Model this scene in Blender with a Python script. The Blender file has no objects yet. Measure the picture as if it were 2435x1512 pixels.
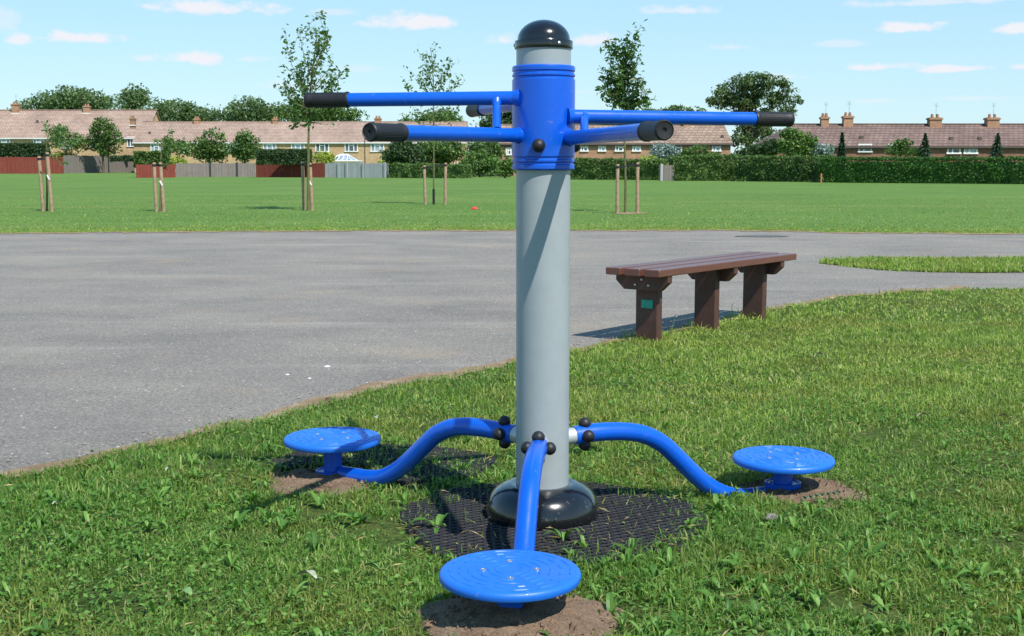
import bpy, math, random
import numpy as np
from mathutils import Vector, Matrix, noise as mnoise

R = math.radians
rnd = random.Random(11)
rng = np.random.default_rng(11)
S = bpy.context.scene
COL = S.collection

# ------------------------------------------------------------------ camera model
W, HH, F = 2434.0, 1512.0, 2990.0
CAMH = 1.137
TH = math.atan((HH / 2 - 390.4) / F)
fw = Vector((0, math.cos(TH), -math.sin(TH)))
up = Vector((0, math.sin(TH), math.cos(TH)))
def ray(u, v):
    return fw + Vector((1, 0, 0)) * ((u - W / 2) / F) + up * ((HH / 2 - v) / F)
def ground(u, v, z=0.0):
    d = ray(u, v)
    t = (z - CAMH) / d.z
    return Vector((d.x * t, d.y * t, z))
def at(u, v, Y):
    d = ray(u, v)
    t = Y / d.y
    return Vector((d.x * t, Y, CAMH + d.z * t))

# ------------------------------------------------------------------ object helpers
def tag(o, label=None, cat=None, group=None, kind=None):
    if label: o['label'] = label
    if cat: o['category'] = cat
    if group: o['group'] = group
    if kind: o['kind'] = kind
    return o
def thing(name, label, cat, loc, rz=0.0, group=None):
    o = bpy.data.objects.new(name, None)
    o.empty_display_size = 0.1
    COL.objects.link(o)
    o.location = loc
    o.rotation_euler = (0, 0, rz)
    return tag(o, label, cat, group)
def copy_tree(o, parent=None):
    c = o.copy()
    COL.objects.link(c)
    c.parent = parent
    for ch in list(o.children):
        copy_tree(ch, c)
    return c

def np_mesh(name, v, f, mat, parent=None, smooth=False, loc=None):
    """v (N,3) array, f (M,k) index array -> one linked mesh object"""
    me = bpy.data.meshes.new(name)
    v = np.asarray(v, dtype=np.float32)
    f = np.asarray(f, dtype=np.int32)
    k = f.shape[1]
    me.vertices.add(len(v)); me.vertices.foreach_set('co', v.ravel())
    me.loops.add(f.size); me.loops.foreach_set('vertex_index', f.ravel())
    me.polygons.add(len(f))
    me.polygons.foreach_set('loop_start', np.arange(0, f.size, k, dtype=np.int32))
    me.polygons.foreach_set('loop_total', np.full(len(f), k, dtype=np.int32))
    me.polygons.foreach_set('use_smooth', np.full(len(f), smooth))
    me.update(calc_edges=True)
    me.materials.append(mat)
    o = bpy.data.objects.new(name, me)
    COL.objects.link(o)
    o.parent = parent
    if loc is not None: o.location = loc
    return o

class MB:
    def __init__(s):
        s.v, s.f, s.sm = [], [], []
    def add(s, v, f, smooth=False):
        b = len(s.v)
        s.v += [tuple(p) for p in v]
        s.f += [tuple(i + b for i in q) for q in f]
        s.sm += [smooth] * len(f)
    def box(s, c, size, rz=0.0, M=None):
        x, y, z = [a / 2 for a in size]
        P = [Vector((sx * x, sy * y, sz * z)) for sz in (-1, 1) for sy in (-1, 1) for sx in (-1, 1)]
        m = Matrix.Rotation(rz, 4, 'Z') if M is None else M
        P = [m @ p + Vector(c) for p in P]
        s.add(P, [(0, 2, 3, 1), (4, 5, 7, 6), (0, 1, 5, 4), (2, 6, 7, 3), (0, 4, 6, 2), (1, 3, 7, 5)])
    def bbox(s, c, size, b=0.004, rz=0.0):
        """box with bevelled edges along all axes (chamfer)"""
        x, y, z = [a / 2 for a in size]
        P, idx = [], {}
        for sx in (-1, 1):
            for sy in (-1, 1):
                for sz in (-1, 1):
                    for a in range(3):
                        p = [sx * (x - b), sy * (y - b), sz * (z - b)]
                        p[a] = (sx * x, sy * y, sz * z)[a]
                        idx[(sx, sy, sz, a)] = len(P); P.append(p)
        Fc = []
        for a in range(3):
            o1, o2 = [(1, 2), (2, 0), (0, 1)][a]
            for sg in (-1, 1):
                q = []
                for (p1, p2) in ((-1, -1), (1, -1), (1, 1), (-1, 1)):
                    k = [0, 0, 0]; k[a] = sg; k[o1] = p1; k[o2] = p2
                    q.append(idx[(*k, a)])
                Fc.append(q if sg > 0 else q[::-1])
            for p1 in (-1, 1):
                for p2 in (-1, 1):
                    q = []
                    for (e, ax) in ((-1, o1), (1, o1), (1, o2), (-1, o2)):
                        k = [0, 0, 0]; k[a] = e; k[o1] = p1; k[o2] = p2
                        q.append(idx[(*k, ax)])
                    Fc.append(q if p1 * p2 < 0 else q[::-1])
        for sx in (-1, 1):
            for sy in (-1, 1):
                for sz in (-1, 1):
                    q = [idx[(sx, sy, sz, a)] for a in range(3)]
                    Fc.append(q if sx * sy * sz > 0 else q[::-1])
        m = Matrix.Rotation(rz, 4, 'Z')
        s.add([m @ Vector(p) + Vector(c) for p in P], Fc)
    def lathe(s, prof, c=(0, 0, 0), n=48, M=None, smooth=True):
        m = M or Matrix.Identity(4)
        P, Fc = [], []
        for (r, z) in prof:
            for k in range(n):
                a = 2 * math.pi * k / n
                P.append(m @ Vector((r * math.cos(a), r * math.sin(a), z)) + Vector(c))
        for j in range(len(prof) - 1):
            for k in range(n):
                k2 = (k + 1) % n
                Fc.append((j * n + k, j * n + k2, (j + 1) * n + k2, (j + 1) * n + k))
        if prof[0][0] > 1e-6: Fc.append(tuple(range(n))[::-1])
        if prof[-1][0] > 1e-6: Fc.append(tuple((len(prof) - 1) * n + k for k in range(n)))
        s.add(P, Fc, smooth)
    def tube(s, pts, rad, n=16, caps=True, smooth=True):
        pts = [Vector(p) for p in pts]
        rr = rad if isinstance(rad, (list, tuple)) else [rad] * len(pts)
        t0 = (pts[1] - pts[0]).normalized()
        nrm = t0.orthogonal().normalized()
        P, Fc = [], []
        for i, p in enumerate(pts):
            t = (pts[min(i + 1, len(pts) - 1)] - pts[max(i - 1, 0)]).normalized()
            nrm = (nrm - t * nrm.dot(t)).normalized()
            b = t.cross(nrm)
            for k in range(n):
                a = 2 * math.pi * k / n
                P.append(p + (nrm * math.cos(a) + b * math.sin(a)) * rr[i])
        for j in range(len(pts) - 1):
            for k in range(n):
                k2 = (k + 1) % n
                Fc.append((j * n + k, j * n + k2, (j + 1) * n + k2, (j + 1) * n + k))
        if caps:
            Fc.append(tuple(range(n))[::-1])
            Fc.append(tuple((len(pts) - 1) * n + k for k in range(n)))
        s.add(P, Fc, smooth)
    def prism(s, poly, axis_fn, d0, d1):
        """poly: list of 2D points, axis_fn(a,b,d)->3D"""
        n = len(poly)
        P = [axis_fn(a, b, d0) for a, b in poly] + [axis_fn(a, b, d1) for a, b in poly]
        Fc = [tuple(range(n)), tuple(range(2 * n - 1, n - 1, -1))]
        for k in range(n):
            k2 = (k + 1) % n
            Fc.append((k, k + n, k2 + n, k2))
        s.add(P, Fc)
    def build(s, name, mat, parent=None, loc=None, autosmooth=40):
        me = bpy.data.meshes.new(name)
        me.from_pydata(s.v, [], s.f)
        me.polygons.foreach_set('use_smooth', s.sm)
        import bmesh
        bm = bmesh.new(); bm.from_mesh(me)
        bmesh.ops.recalc_face_normals(bm, faces=bm.faces)
        lim = R(autosmooth)
        for e in bm.edges:
            if len(e.link_faces) == 2 and e.calc_face_angle(0) > lim: e.smooth = False
        bm.to_mesh(me); bm.free()
        me.materials.append(mat)
        o = bpy.data.objects.new(name, me)
        COL.objects.link(o)
        o.parent = parent
        if loc is not None: o.location = loc
        return o

# ------------------------------------------------------------------ materials
def lin(r, g, b):
    def c(x):
        x /= 255.0
        return x / 12.92 if x <= 0.04045 else ((x + 0.055) / 1.055) ** 2.4
    return (c(r), c(g), c(b), 1)
class NT:
    def __init__(s, name):
        s.m = bpy.data.materials.new(name); s.m.use_nodes = True
        s.t = s.m.node_tree; s.t.nodes.clear()
        s.out = s.t.nodes.new('ShaderNodeOutputMaterial')
    def n(s, typ, **kw):
        nd = s.t.nodes.new(typ)
        for k, v in kw.items():
            if k.startswith('i_'):
                key = k[2:]
                nd.inputs[int(key) if key.isdigit() else key.replace('_', ' ')].default_value = v
            else: setattr(nd, k, v)
        return nd
    def l(s, a, b): s.t.links.new(a, b)
    def coord(s, which='Object', scale=(1, 1, 1)):
        tc = s.n('ShaderNodeTexCoord'); mp = s.n('ShaderNodeMapping')
        mp.inputs['Scale'].default_value = scale
        s.l(tc.outputs[which], mp.inputs['Vector'])
        return mp.outputs[0]
    def noise(s, vec, scale, detail=4, rough=0.55):
        nd = s.n('ShaderNodeTexNoise', i_Scale=scale, i_Detail=detail, i_Roughness=rough)
        s.l(vec, nd.inputs['Vector'])
        return nd.outputs[0]
    def ramp(s, fac, stops):
        r = s.n('ShaderNodeValToRGB')
        e = r.color_ramp.elements
        while len(e) < len(stops): e.new(0.5)
        for i, (p, c) in enumerate(stops):
            e[i].position = p; e[i].color = c if len(c) == 4 else (*c, 1)
        s.l(fac, r.inputs[0])
        return r.outputs[0]
    def mix(s, fac, a, b, mode='MIX'):
        m = s.n('ShaderNodeMix', data_type='RGBA', blend_type=mode)
        for sock, val in ((m.inputs[0], fac), (m.inputs[6], a), (m.inputs[7], b)):
            if hasattr(val, 'links'): s.l(val, sock)
            else: sock.default_value = val
        return m.outputs[2]
    def bump(s, h, strength=0.3, dist=0.01):
        b = s.n('ShaderNodeBump', i_Strength=strength, i_Distance=dist)
        s.l(h, b.inputs['Height'])
        return b.outputs[0]
    def pbr(s, col, rough=0.5, spec=0.5, metal=0.0, normal=None, coat=0.0):
        p = s.n('ShaderNodeBsdfPrincipled')
        for key, val in (('Base Color', col), ('Roughness', rough), ('Specular IOR Level', spec), ('Metallic', metal), ('Coat Weight', coat)):
            if hasattr(val, 'links'): s.l(val, p.inputs[key])
            else: p.inputs[key].default_value = val
        if normal is not None: s.l(normal, p.inputs['Normal'])
        return p
    def done(s, sh):
        s.l(sh.outputs[0], s.out.inputs[0]); return s.m

def simple(name, c, rough=0.5, spec=0.5, metal=0.0, var=0.12, scale=8, bump=0.0, bscale=60, coat=0.0):
    t = NT(name); v = t.coord()
    dark = tuple(x * (1 - var) for x in c[:3]) + (1,); lite = tuple(min(1, x * (1 + var)) for x in c[:3]) + (1,)
    col = t.ramp(t.noise(v, scale, 5), [(0.3, dark), (0.7, lite)])
    nm = t.bump(t.noise(v, bscale, 4), bump, 0.004) if bump else None
    return t.done(t.pbr(col, rough, spec, metal, nm, coat))

def leafmat(name, cols, rough=0.5, trans=0.3, big=0.0, spec=0.3):
    """cols: 3+ colours chosen per leaf; translucent"""
    t = NT(name)
    g = t.n('ShaderNodeNewGeometry')
    st = [(i / max(1, len(cols) - 1), c) for i, c in enumerate(cols)]
    col = t.ramp(g.outputs['Random Per Island'], st)
    if big:
        v = t.coord('Object')
        col = t.mix(t.ramp(t.noise(v, big * 3.5, 4, .6), [(0.42, (1, 1, 1, 1)), (0.56, (0, 0, 0, 1))]), col, t.mix(0.35, col, lin(72, 110, 48)))
        col = t.mix(t.ramp(t.noise(v, big * 1.6, 4, .65), [(0.48, (0, 0, 0, 1)), (0.64, (1, 1, 1, 1))]), col,
                    t.mix(0.55, col, lin(160, 152, 78)))
    p = t.pbr(col, rough, spec)
    tr = t.n('ShaderNodeBsdfTranslucent')
    t.l(t.mix(0.5, col, lin(120, 150, 30), 'MIX'), tr.inputs[0])
    ms = t.n('ShaderNodeMixShader', i_0=trans)
    t.l(p.outputs[0], ms.inputs[1]); t.l(tr.outputs[0], ms.inputs[2])
    t.l(ms.outputs[0], t.out.inputs[0])
    return t.m

M = {}
def paint(name, c, rough, coat, bump=0.03):
    t = NT(name); v = t.coord()
    n1 = t.noise(v, 14, 6, 0.65)
    col = t.mix(t.ramp(n1, [(0.35, (0, 0, 0, 1)), (0.75, (1, 1, 1, 1))]), c, tuple(x * 0.9 for x in c[:3]) + (1,))
    dust = t.ramp(t.noise(v, 55, 6, 0.7), [(0.62, (0, 0, 0, 1)), (0.74, (0.5, 0.5, 0.5, 1))])
    col = t.mix(dust, col, t.mix(0.75, col, (0.35, 0.32, 0.28, 1)))
    rg = t.ramp(t.noise(v, 9, 5), [(0.3, (rough * 0.8,) * 3), (0.75, (rough * 1.35,) * 3)])
    return t.done(t.pbr(col, rg, 0.5, 0, t.bump(t.noise(v, 180, 2), bump, 0.002), coat))
M['blue'] = paint('blue_paint', (0.002, 0.098, 0.60, 1), 0.30, 0.12)
M['plate_blue'] = paint('plate_blue', (0.010, 0.145, 0.64, 1), 0.42, 0.08)
M['grey'] = paint('grey_paint', (0.325, 0.362, 0.378, 1), 0.38, 0.1)
M['black_gloss'] = paint('black_gloss', (0.008, 0.009, 0.011, 1), 0.17, 0.5, 0.06)
M['rubber'] = simple('black_rubber', (0.014, 0.014, 0.016, 1), 0.5, 0.45, var=0.25, scale=30, bump=0.12, bscale=160)
M['sleeve'] = simple('bare_steel', (0.50, 0.52, 0.52, 1), 0.42, 0.5, 0.3, var=0.1, scale=40)
M['screw'] = simple('screw_steel', (0.55, 0.53, 0.5, 1), 0.35, 0.5, 0.9)
M['mat'] = simple('mat_rubber', (0.022, 0.022, 0.025, 1), 0.62, 0.35, var=0.3, scale=20, bump=0.3, bscale=120)
def benchmat(name, c):
    t = NT(name); v = t.coord(scale=(1.5, 24, 24))
    c2 = tuple(x * 0.7 for x in c[:3]) + (1,)
    col = t.mix(t.ramp(t.noise(v, 5, 6, 0.65), [(0.35, (0, 0, 0, 1)), (0.7, (1, 1, 1, 1))]), c, c2)
    return t.done(t.pbr(col, 0.34, 0.6, 0, t.bump(t.noise(v, 12, 5), 0.2, 0.003)))
M['bench'] = benchmat('brown_recycled_plastic', (0.155, 0.058, 0.04, 1))
M['bench_leg'] = simple('brown_plastic_leg', (0.085, 0.04, 0.03, 1), 0.55, 0.4, var=0.2, scale=12, bump=0.15, bscale=90)
M['plaque'] = simple('green_plaque', (0.02, 0.30, 0.22, 1), 0.5, 0.4, var=0.3, scale=60)
M['stake'] = simple('stake_wood', (0.34, 0.235, 0.155, 1), 0.8, 0.2, var=0.25, scale=9, bump=0.3)
M['white'] = simple('white_paint', (0.78, 0.78, 0.76, 1), 0.5)
M['dark_metal'] = simple('dark_metal', (0.03, 0.035, 0.035, 1), 0.5)
M['bark'] = simple('bark', (0.12, 0.095, 0.07, 1), 0.85, 0.2, var=0.35, scale=25, bump=0.5, bscale=50)
M['green_bark'] = simple('young_bark', (0.13, 0.125, 0.05, 1), 0.7, 0.3, var=0.35, scale=25, bump=0.3)
M['red'] = simple('red_wrapper', (0.75, 0.05, 0.04, 1), 0.5)
M['stone'] = simple('stone', (0.22, 0.19, 0.175, 1), 0.85, 0.2, var=0.3, scale=60, bump=0.5)
M['dryleaf'] = simple('pale_leaf', (0.33, 0.36, 0.24, 1), 0.6, 0.3, var=0.25, scale=70, bump=0.3)
M['dryleaf2'] = simple('tan_leaf', (0.42, 0.33, 0.22, 1), 0.6, 0.3, var=0.25, scale=70, bump=0.3)
M['greenleaf'] = simple('green_leaf', (0.16, 0.27, 0.09, 1), 0.5, 0.4, var=0.25, scale=70, bump=0.3)
M['glass'] = simple('window_glass', (0.09, 0.12, 0.14, 1), 0.12, 0.6, var=0.5, scale=1.5)
M['glass_pale'] = simple('curtained_glass', (0.30, 0.36, 0.40, 1), 0.2, 0.6, var=0.45, scale=1.3)

def brickmat(name, c1, c2, mortar):
    t = NT(name); v = t.coord('Object')
    sx = t.n('ShaderNodeSeparateXYZ'); t.l(v, sx.inputs[0])
    ad = t.n('ShaderNodeMath', operation='ADD'); t.l(sx.outputs[0], ad.inputs[0]); t.l(sx.outputs[1], ad.inputs[1])
    cb = t.n('ShaderNodeCombineXYZ'); t.l(ad.outputs[0], cb.inputs[0]); t.l(sx.outputs[2], cb.inputs[1])
    b = t.n('ShaderNodeTexBrick', i_Scale=2.2)
    b.inputs['Color1'].default_value = c1; b.inputs['Color2'].default_value = c2; b.inputs['Mortar'].default_value = mortar
    b.inputs['Mortar Size'].default_value = 0.02
    t.l(cb.outputs[0], b.inputs['Vector'])
    dirt = t.ramp(t.noise(v, 0.5, 6, 0.65), [(0.3, (0.72, 0.72, 0.72, 1)), (0.7, (1.1, 1.1, 1.1, 1))])
    return t.done(t.pbr(t.mix(1.0, b.outputs[0], dirt, 'MULTIPLY'), 0.9, 0.15, 0, t.bump(b.outputs[1], 0.3, 0.01)))
M['brick_yellow'] = brickmat('yellow_brick', (0.63, 0.415, 0.215, 1), (0.50, 0.31, 0.15, 1), (0.46, 0.40, 0.32, 1))
M['brick_orange'] = brickmat('orange_brick', (0.47, 0.26, 0.155, 1), (0.38, 0.19, 0.105, 1), (0.3, 0.25, 0.2, 1))
M['brick_red'] = brickmat('brown_brick', (0.29, 0.145, 0.092, 1), (0.22, 0.10, 0.062, 1), (0.2, 0.16, 0.13, 1))
def roofmat(name, c1, c2, row=0.33, lichen=None):
    t = NT(name); v = t.coord('Object')
    sx = t.n('ShaderNodeSeparateXYZ'); t.l(v, sx.inputs[0])
    cb = t.n('ShaderNodeCombineXYZ'); t.l(sx.outputs[0], cb.inputs[0]); t.l(sx.outputs[2], cb.inputs[1])
    b = t.n('ShaderNodeTexBrick', i_Scale=1.0)
    b.inputs['Color1'].default_value = c1; b.inputs['Color2'].default_value = c2
    b.inputs['Mortar'].default_value = tuple(x * 0.5 for x in c2[:3]) + (1,)
    b.inputs['Mortar Size'].default_value = 0.022; b.inputs['Brick Width'].default_value = row * 1.2; b.inputs['Row Height'].default_value = row * 0.62
    t.l(cb.outputs[0], b.inputs['Vector'])
    d = t.ramp(t.noise(v, 0.35, 7, 0.7), [(0.3, (0.75, 0.75, 0.75, 1)), (0.7, (1.15, 1.15, 1.15, 1))])
    col = t.mix(1.0, b.outputs[0], d, 'MULTIPLY')
    col = t.mix(t.ramp(t.noise(v, 1.3, 6, 0.7), [(0.55, (0, 0, 0, 1)), (0.75, (0.5, 0.5, 0.5, 1))]), col, lichen or (0.3, 0.24, 0.15, 1))
    return t.done(t.pbr(col, 0.85, 0.2, 0, t.bump(b.outputs[1], 0.6, 0.03)))
M['roof_pink'] = roofmat('pink_tiles', (0.44, 0.32, 0.255, 1), (0.36, 0.25, 0.20, 1))
M['roof_buff'] = roofmat('buff_pantiles', (0.36, 0.265, 0.20, 1), (0.26, 0.18, 0.135, 1), 0.42)
M['roof_brown'] = roofmat('brown_tiles', (0.235, 0.16, 0.135, 1), (0.18, 0.12, 0.102, 1), 0.36, (0.30, 0.22, 0.12, 1))
M['gutter'] = simple('gutter_brown', (0.10, 0.075, 0.06, 1), 0.5)
def boardmat(name, c, w=7.0):
    t = NT(name); v = t.coord('Object')
    sx = t.n('ShaderNodeSeparateXYZ'); t.l(v, sx.inputs[0])
    cb = t.n('ShaderNodeCombineXYZ'); t.l(sx.outputs[0], cb.inputs[0])
    st = t.noise(cb.outputs[0], w, 2, 0.8)
    col = t.mix(t.ramp(st, [(0.32, (0, 0, 0, 1)), (0.68, (1, 1, 1, 1))]), tuple(x * 0.62 for x in c[:3]) + (1,), tuple(x * 1.2 for x in c[:3]) + (1,))
    col = t.mix(t.ramp(t.noise(v, 1.7, 5, 0.7), [(0.4, (0, 0, 0, 1)), (0.8, (0.6, 0.6, 0.6, 1))]), col, tuple(x * 0.6 for x in c[:3]) + (1,))
    return t.done(t.pbr(col, 0.85, 0.2))
M['fence_red'] = boardmat('red_stained_boards', (0.25, 0.062, 0.045, 1))
M['fence_grey'] = boardmat('weathered_boards', (0.235, 0.205, 0.19, 1))
M['fence_pale'] = boardmat('pale_boards', (0.42, 0.43, 0.43, 1))

# foliage
M['lf_sap'] = leafmat('sapling_leaf', [lin(60, 88, 58), lin(88, 120, 72), lin(112, 146, 84)], trans=0.4)
M['lf_cherry'] = leafmat('cherry_leaf', [lin(44, 70, 40), lin(70, 102, 56), lin(98, 132, 72)], rough=0.38, trans=0.32)
M['lf_far'] = leafmat('far_tree_leaf', [lin(72, 96, 66), lin(98, 124, 80), lin(128, 150, 98)], trans=0.35)
M['lf_big'] = leafmat('big_tree_leaf', [lin(52, 72, 46), lin(80, 104, 62), lin(114, 136, 84)], trans=0.25)
M['lf_hedge'] = leafmat('hedge_leaf', [lin(54, 80, 44), lin(86, 116, 60), lin(118, 146, 78)], trans=0.28)
M['lf_box'] = leafmat('clipped_hedge_leaf', [lin(32, 60, 24), lin(54, 92, 34), lin(78, 122, 44)], trans=0.1)
M['lf_bush'] = leafmat('bush_leaf', [lin(52, 84, 42), lin(86, 120, 56), lin(122, 150, 70)], trans=0.2)
M['lf_dark'] = leafmat('dark_bush_leaf', [lin(40, 60, 40), lin(58, 84, 50), lin(82, 108, 62)], trans=0.2)
M['lf_silver'] = leafmat('silver_leaf', [lin(100, 124, 118), lin(136, 158, 150), lin(160, 178, 168)], trans=0.15)
M['lf_yellow'] = leafmat('yellow_leaf', [lin(120, 140, 50), lin(152, 168, 66), lin(176, 180, 80)], trans=0.2)
M['lf_conifer'] = leafmat('conifer_leaf', [lin(28, 50, 38), lin(44, 70, 50), lin(62, 90, 62)], trans=0.08)
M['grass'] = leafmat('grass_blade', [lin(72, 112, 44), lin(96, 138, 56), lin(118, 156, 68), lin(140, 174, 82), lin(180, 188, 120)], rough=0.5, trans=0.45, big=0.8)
M['grass_dry'] = leafmat('dry_grass_blade', [lin(116, 152, 54), lin(138, 170, 66), lin(158, 184, 80), lin(178, 196, 100), lin(206, 200, 138)], rough=0.5, trans=0.45, big=0.9)  # drier, yellower vegetation than the darker green grass, in its own colour
M['weed'] = leafmat('weed_leaf', [lin(66, 108, 42), lin(92, 136, 54), lin(122, 162, 76)], rough=0.45, trans=0.35)
M['straw'] = leafmat('dry_straw', [lin(196, 180, 130), lin(168, 148, 100), lin(140, 118, 80)], rough=0.7, trans=0.1)

# ground surfaces
def fieldmat():
    t = NT('mown_field'); v = t.coord('Object')
    n1 = t.noise(v, 0.16, 6, 0.65); n2 = t.noise(v, 1.6, 6, 0.72); n3 = t.noise(v, 18, 4, 0.75)
    st = t.noise(t.coord('Object', (0.06, 0.4, 1)), 1.0, 6, 0.7)
    c = t.ramp(n1, [(0.32, lin(96, 132, 60)), (0.5, lin(114, 146, 70)), (0.68, lin(136, 158, 86))])
    c = t.mix(t.ramp(st, [(0.40, (0, 0, 0, 1)), (0.62, (0.8, 0.8, 0.8, 1))]), c, lin(84, 122, 52))
    c = t.mix(t.ramp(st, [(0.52, (0, 0, 0, 1)), (0.68, (0.85, 0.85, 0.85, 1))]), c, lin(152, 162, 92))
    c = t.mix(t.ramp(n2, [(0.48, (0, 0, 0, 1)), (0.72, (0.75, 0.75, 0.75, 1))]), c, lin(132, 144, 78))
    c = t.mix(t.ramp(n3, [(0.38, (0.85, 0.85, 0.85, 1)), (0.62, (0, 0, 0, 1))]), c, lin(64, 96, 42))
    h = t.n('ShaderNodeMath', operation='ADD'); t.l(n3, h.inputs[0]); t.l(n2, h.inputs[1])
    return t.done(t.pbr(c, 0.85, 0.12, 0, t.bump(h.outputs[0], 0.8, 0.05)))
def lawnmat():
    t = NT('lawn_soil'); v = t.coord('Object')
    n1 = t.noise(v, 3.0, 6, 0.7); n2 = t.noise(v, 60, 4, 0.7)
    c = t.ramp(n1, [(0.35, lin(60, 80, 34)), (0.55, lin(92, 108, 52)), (0.75, lin(124, 116, 78))])
    c = t.mix(t.ramp(n2, [(0.35, (0.8, 0.8, 0.8, 1)), (0.65, (0, 0, 0, 1))]), c, lin(44, 54, 28))
    return t.done(t.pbr(c, 0.95, 0.1, 0, t.bump(n2, 0.8, 0.02)))
def tarmac():
    t = NT('worn_tarmac'); v = t.coord('Object')
    vs = t.coord('Object', (0.8, 1.1, 1))
    big = t.noise(vs, 0.8, 8, 0.68)
    c = t.ramp(big, [(0.30, lin(120, 115, 109)), (0.5, lin(138, 132, 124)), (0.68, lin(152, 145, 133)), (0.85, lin(168, 157, 140))])
    sp = t.noise(v, 95, 4, 0.8)
    c = t.mix(t.ramp(sp, [(0.36, (0.95, 0.95, 0.95, 1)), (0.53, (0, 0, 0, 1))]), c, lin(78, 75, 72))
    sp3 = t.noise(v, 60, 3, 0.75)
    c = t.mix(t.ramp(sp3, [(0.55, (0, 0, 0, 1)), (0.72, (0.75, 0.75, 0.75, 1))]), c, lin(196, 188, 176))
    vo = t.n('ShaderNodeTexVoronoi', i_Scale=46.0); t.l(v, vo.inputs['Vector'])
    wn = t.n('ShaderNodeTexWhiteNoise'); t.l(vo.outputs['Position'], wn.inputs['Vector'])
    fl = t.n('ShaderNodeMath', operation='GREATER_THAN', i_1=0.988); t.l(wn.outputs[0], fl.inputs[0])
    ds = t.n('ShaderNodeMath', operation='LESS_THAN', i_1=0.30); t.l(vo.outputs['Distance'], ds.inputs[0])
    mm = t.n('ShaderNodeMath', operation='MULTIPLY'); t.l(fl.outputs[0], mm.inputs[0]); t.l(ds.outputs[0], mm.inputs[1])
    c = t.mix(mm.outputs[0], c, lin(216, 212, 206))
    streak = t.noise(t.coord('Object', (0.22, 1.6, 1)), 1.1, 6, 0.68)
    c = t.mix(t.ramp(streak, [(0.56, (0, 0, 0, 1)), (0.74, (0.32, 0.32, 0.32, 1))]), c, lin(186, 180, 168))
    rust = t.noise(v, 0.9, 5, 0.6)
    c = t.mix(t.ramp(rust, [(0.58, (0, 0, 0, 1)), (0.75, (0.4, 0.4, 0.4, 1))]), c, lin(172, 146, 118))
    return t.done(t.pbr(c, 0.85, 0.25, 0, t.bump(sp, 0.9, 0.008)))
def sandmat(name, c1, c2, c3):
    t = NT(name); v = t.coord('Object')
    c = t.ramp(t.noise(v, 7, 7, 0.7), [(0.3, c1), (0.5, c2), (0.72, c3)])
    g = t.noise(v, 160, 3, 0.8)
    c = t.mix(t.ramp(g, [(0.35, (0.7, 0.7, 0.7, 1)), (0.55, (0, 0, 0, 1))]), c, tuple(x * 0.5 for x in c1[:3]) + (1,))
    return t.done(t.pbr(c, 0.95, 0.1, 0, t.bump(g, 0.9, 0.008)))
M['field'] = fieldmat(); M['lawn'] = lawnmat(); M['tarmac'] = tarmac()
M['sand'] = sandmat('sandy_soil', lin(112, 93, 78), lin(138, 116, 97), lin(158, 136, 114))
M['dirt'] = sandmat('sandy_edge', lin(128, 106, 82), lin(156, 134, 108), lin(186, 166, 138))

# ------------------------------------------------------------------ SETTING: ground sheets
def struct(o, label, cat):
    return tag(o, label, cat, None, 'structure')
def sheet(name, pts, z, mat, label, cat):
    import bmesh
    bm = bmesh.new()
    vs = [bm.verts.new((p[0], p[1], z)) for p in pts]
    f = bm.faces.new(vs)
    bmesh.ops.triangulate(bm, faces=[f])
    bmesh.ops.recalc_face_normals(bm, faces=bm.faces)
    me = bpy.data.meshes.new(name); bm.to_mesh(me); bm.free()
    if me.polygons[0].normal.z < 0: me.flip_normals()
    me.materials.append(mat)
    o = bpy.data.objects.new(name, me); COL.objects.link(o)
    return struct(o, label, cat)

BPX = [(-250, 1208), (0, 1146), (150, 1108), (300, 1074), (450, 1042), (600, 1010), (750, 968), (900, 930), (1060, 898), (1225, 866), (1360, 838), (1450, 818),
       (1500, 806), (1640, 780), (1820, 742), (1920, 722), (2000, 708), (2150, 695), (2300, 690), (2434, 688), (2700, 686)]
edge = [ground(u, v) for u, v in BPX]
ex = np.array([p.x for p in edge]); ey = np.array([p.y for p in edge])
def wob(x, s=1.0):
    return (0.035 * np.sin(x * 9.1 + 1) + 0.025 * np.sin(x * 23.3) + 0.015 * np.sin(x * 51.7 + 2)) * s
def lawn_y(x):
    x = np.asarray(x, dtype=float)
    y = np.interp(x, ex, ey)
    y = np.where(x < ex[0], ey[0] + (x - ex[0]) * (ey[1] - ey[0]) / (ex[1] - ex[0]), y)
    return np.maximum(y + wob(x), -4)
FPX = [(-300, 557), (0, 556), (400, 552), (900, 549), (1350, 549), (1700, 548), (1900, 551), (2000, 554), (2434, 557), (2800, 558)]
fedge = [ground(u, v) for u, v in FPX]
fx = np.array([p.x for p in fedge]); fy = np.array([p.y for p in fedge])
def far_y(x): return np.interp(x, fx, fy) + wob(np.asarray(x, float) * 0.6, 2.0)

sheet('ground', [(-700, -60), (700, -60), (700, 900), (-700, 900)], 0.0, M['field'], 'wide mown green playing field running back to the houses', 'field')
def strip(name, xs, y0, y1, z, mat, label, cat):
    v = [(x, a, z) for x, a in zip(xs, y0)] + [(x, b, z) for x, b in zip(xs, y1)]
    n = len(xs)
    f = [(i, i + 1, n + i + 1, n + i) for i in range(n - 1)]
    o = np_mesh(name, v, f, mat)
    return struct(o, label, cat)
xg = np.concatenate([np.linspace(-60, -8, 27), np.linspace(-7.9, 9.9, 180), np.linspace(10, 60, 26)])
strip('tarmac', xg, lawn_y(xg) - 0.03, far_y(xg), 0.004, M['tarmac'], 'worn grey tarmac area crossing the park', 'tarmac')
xl = np.concatenate([np.linspace(-3.6, 9.9, 271), np.linspace(10, 40, 16)])
strip('lawn', xl, np.full(len(xl), -8.0), lawn_y(xl), 0.009, M['lawn'], 'rough grassy verge the exercise station stands on', 'lawn')
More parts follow.
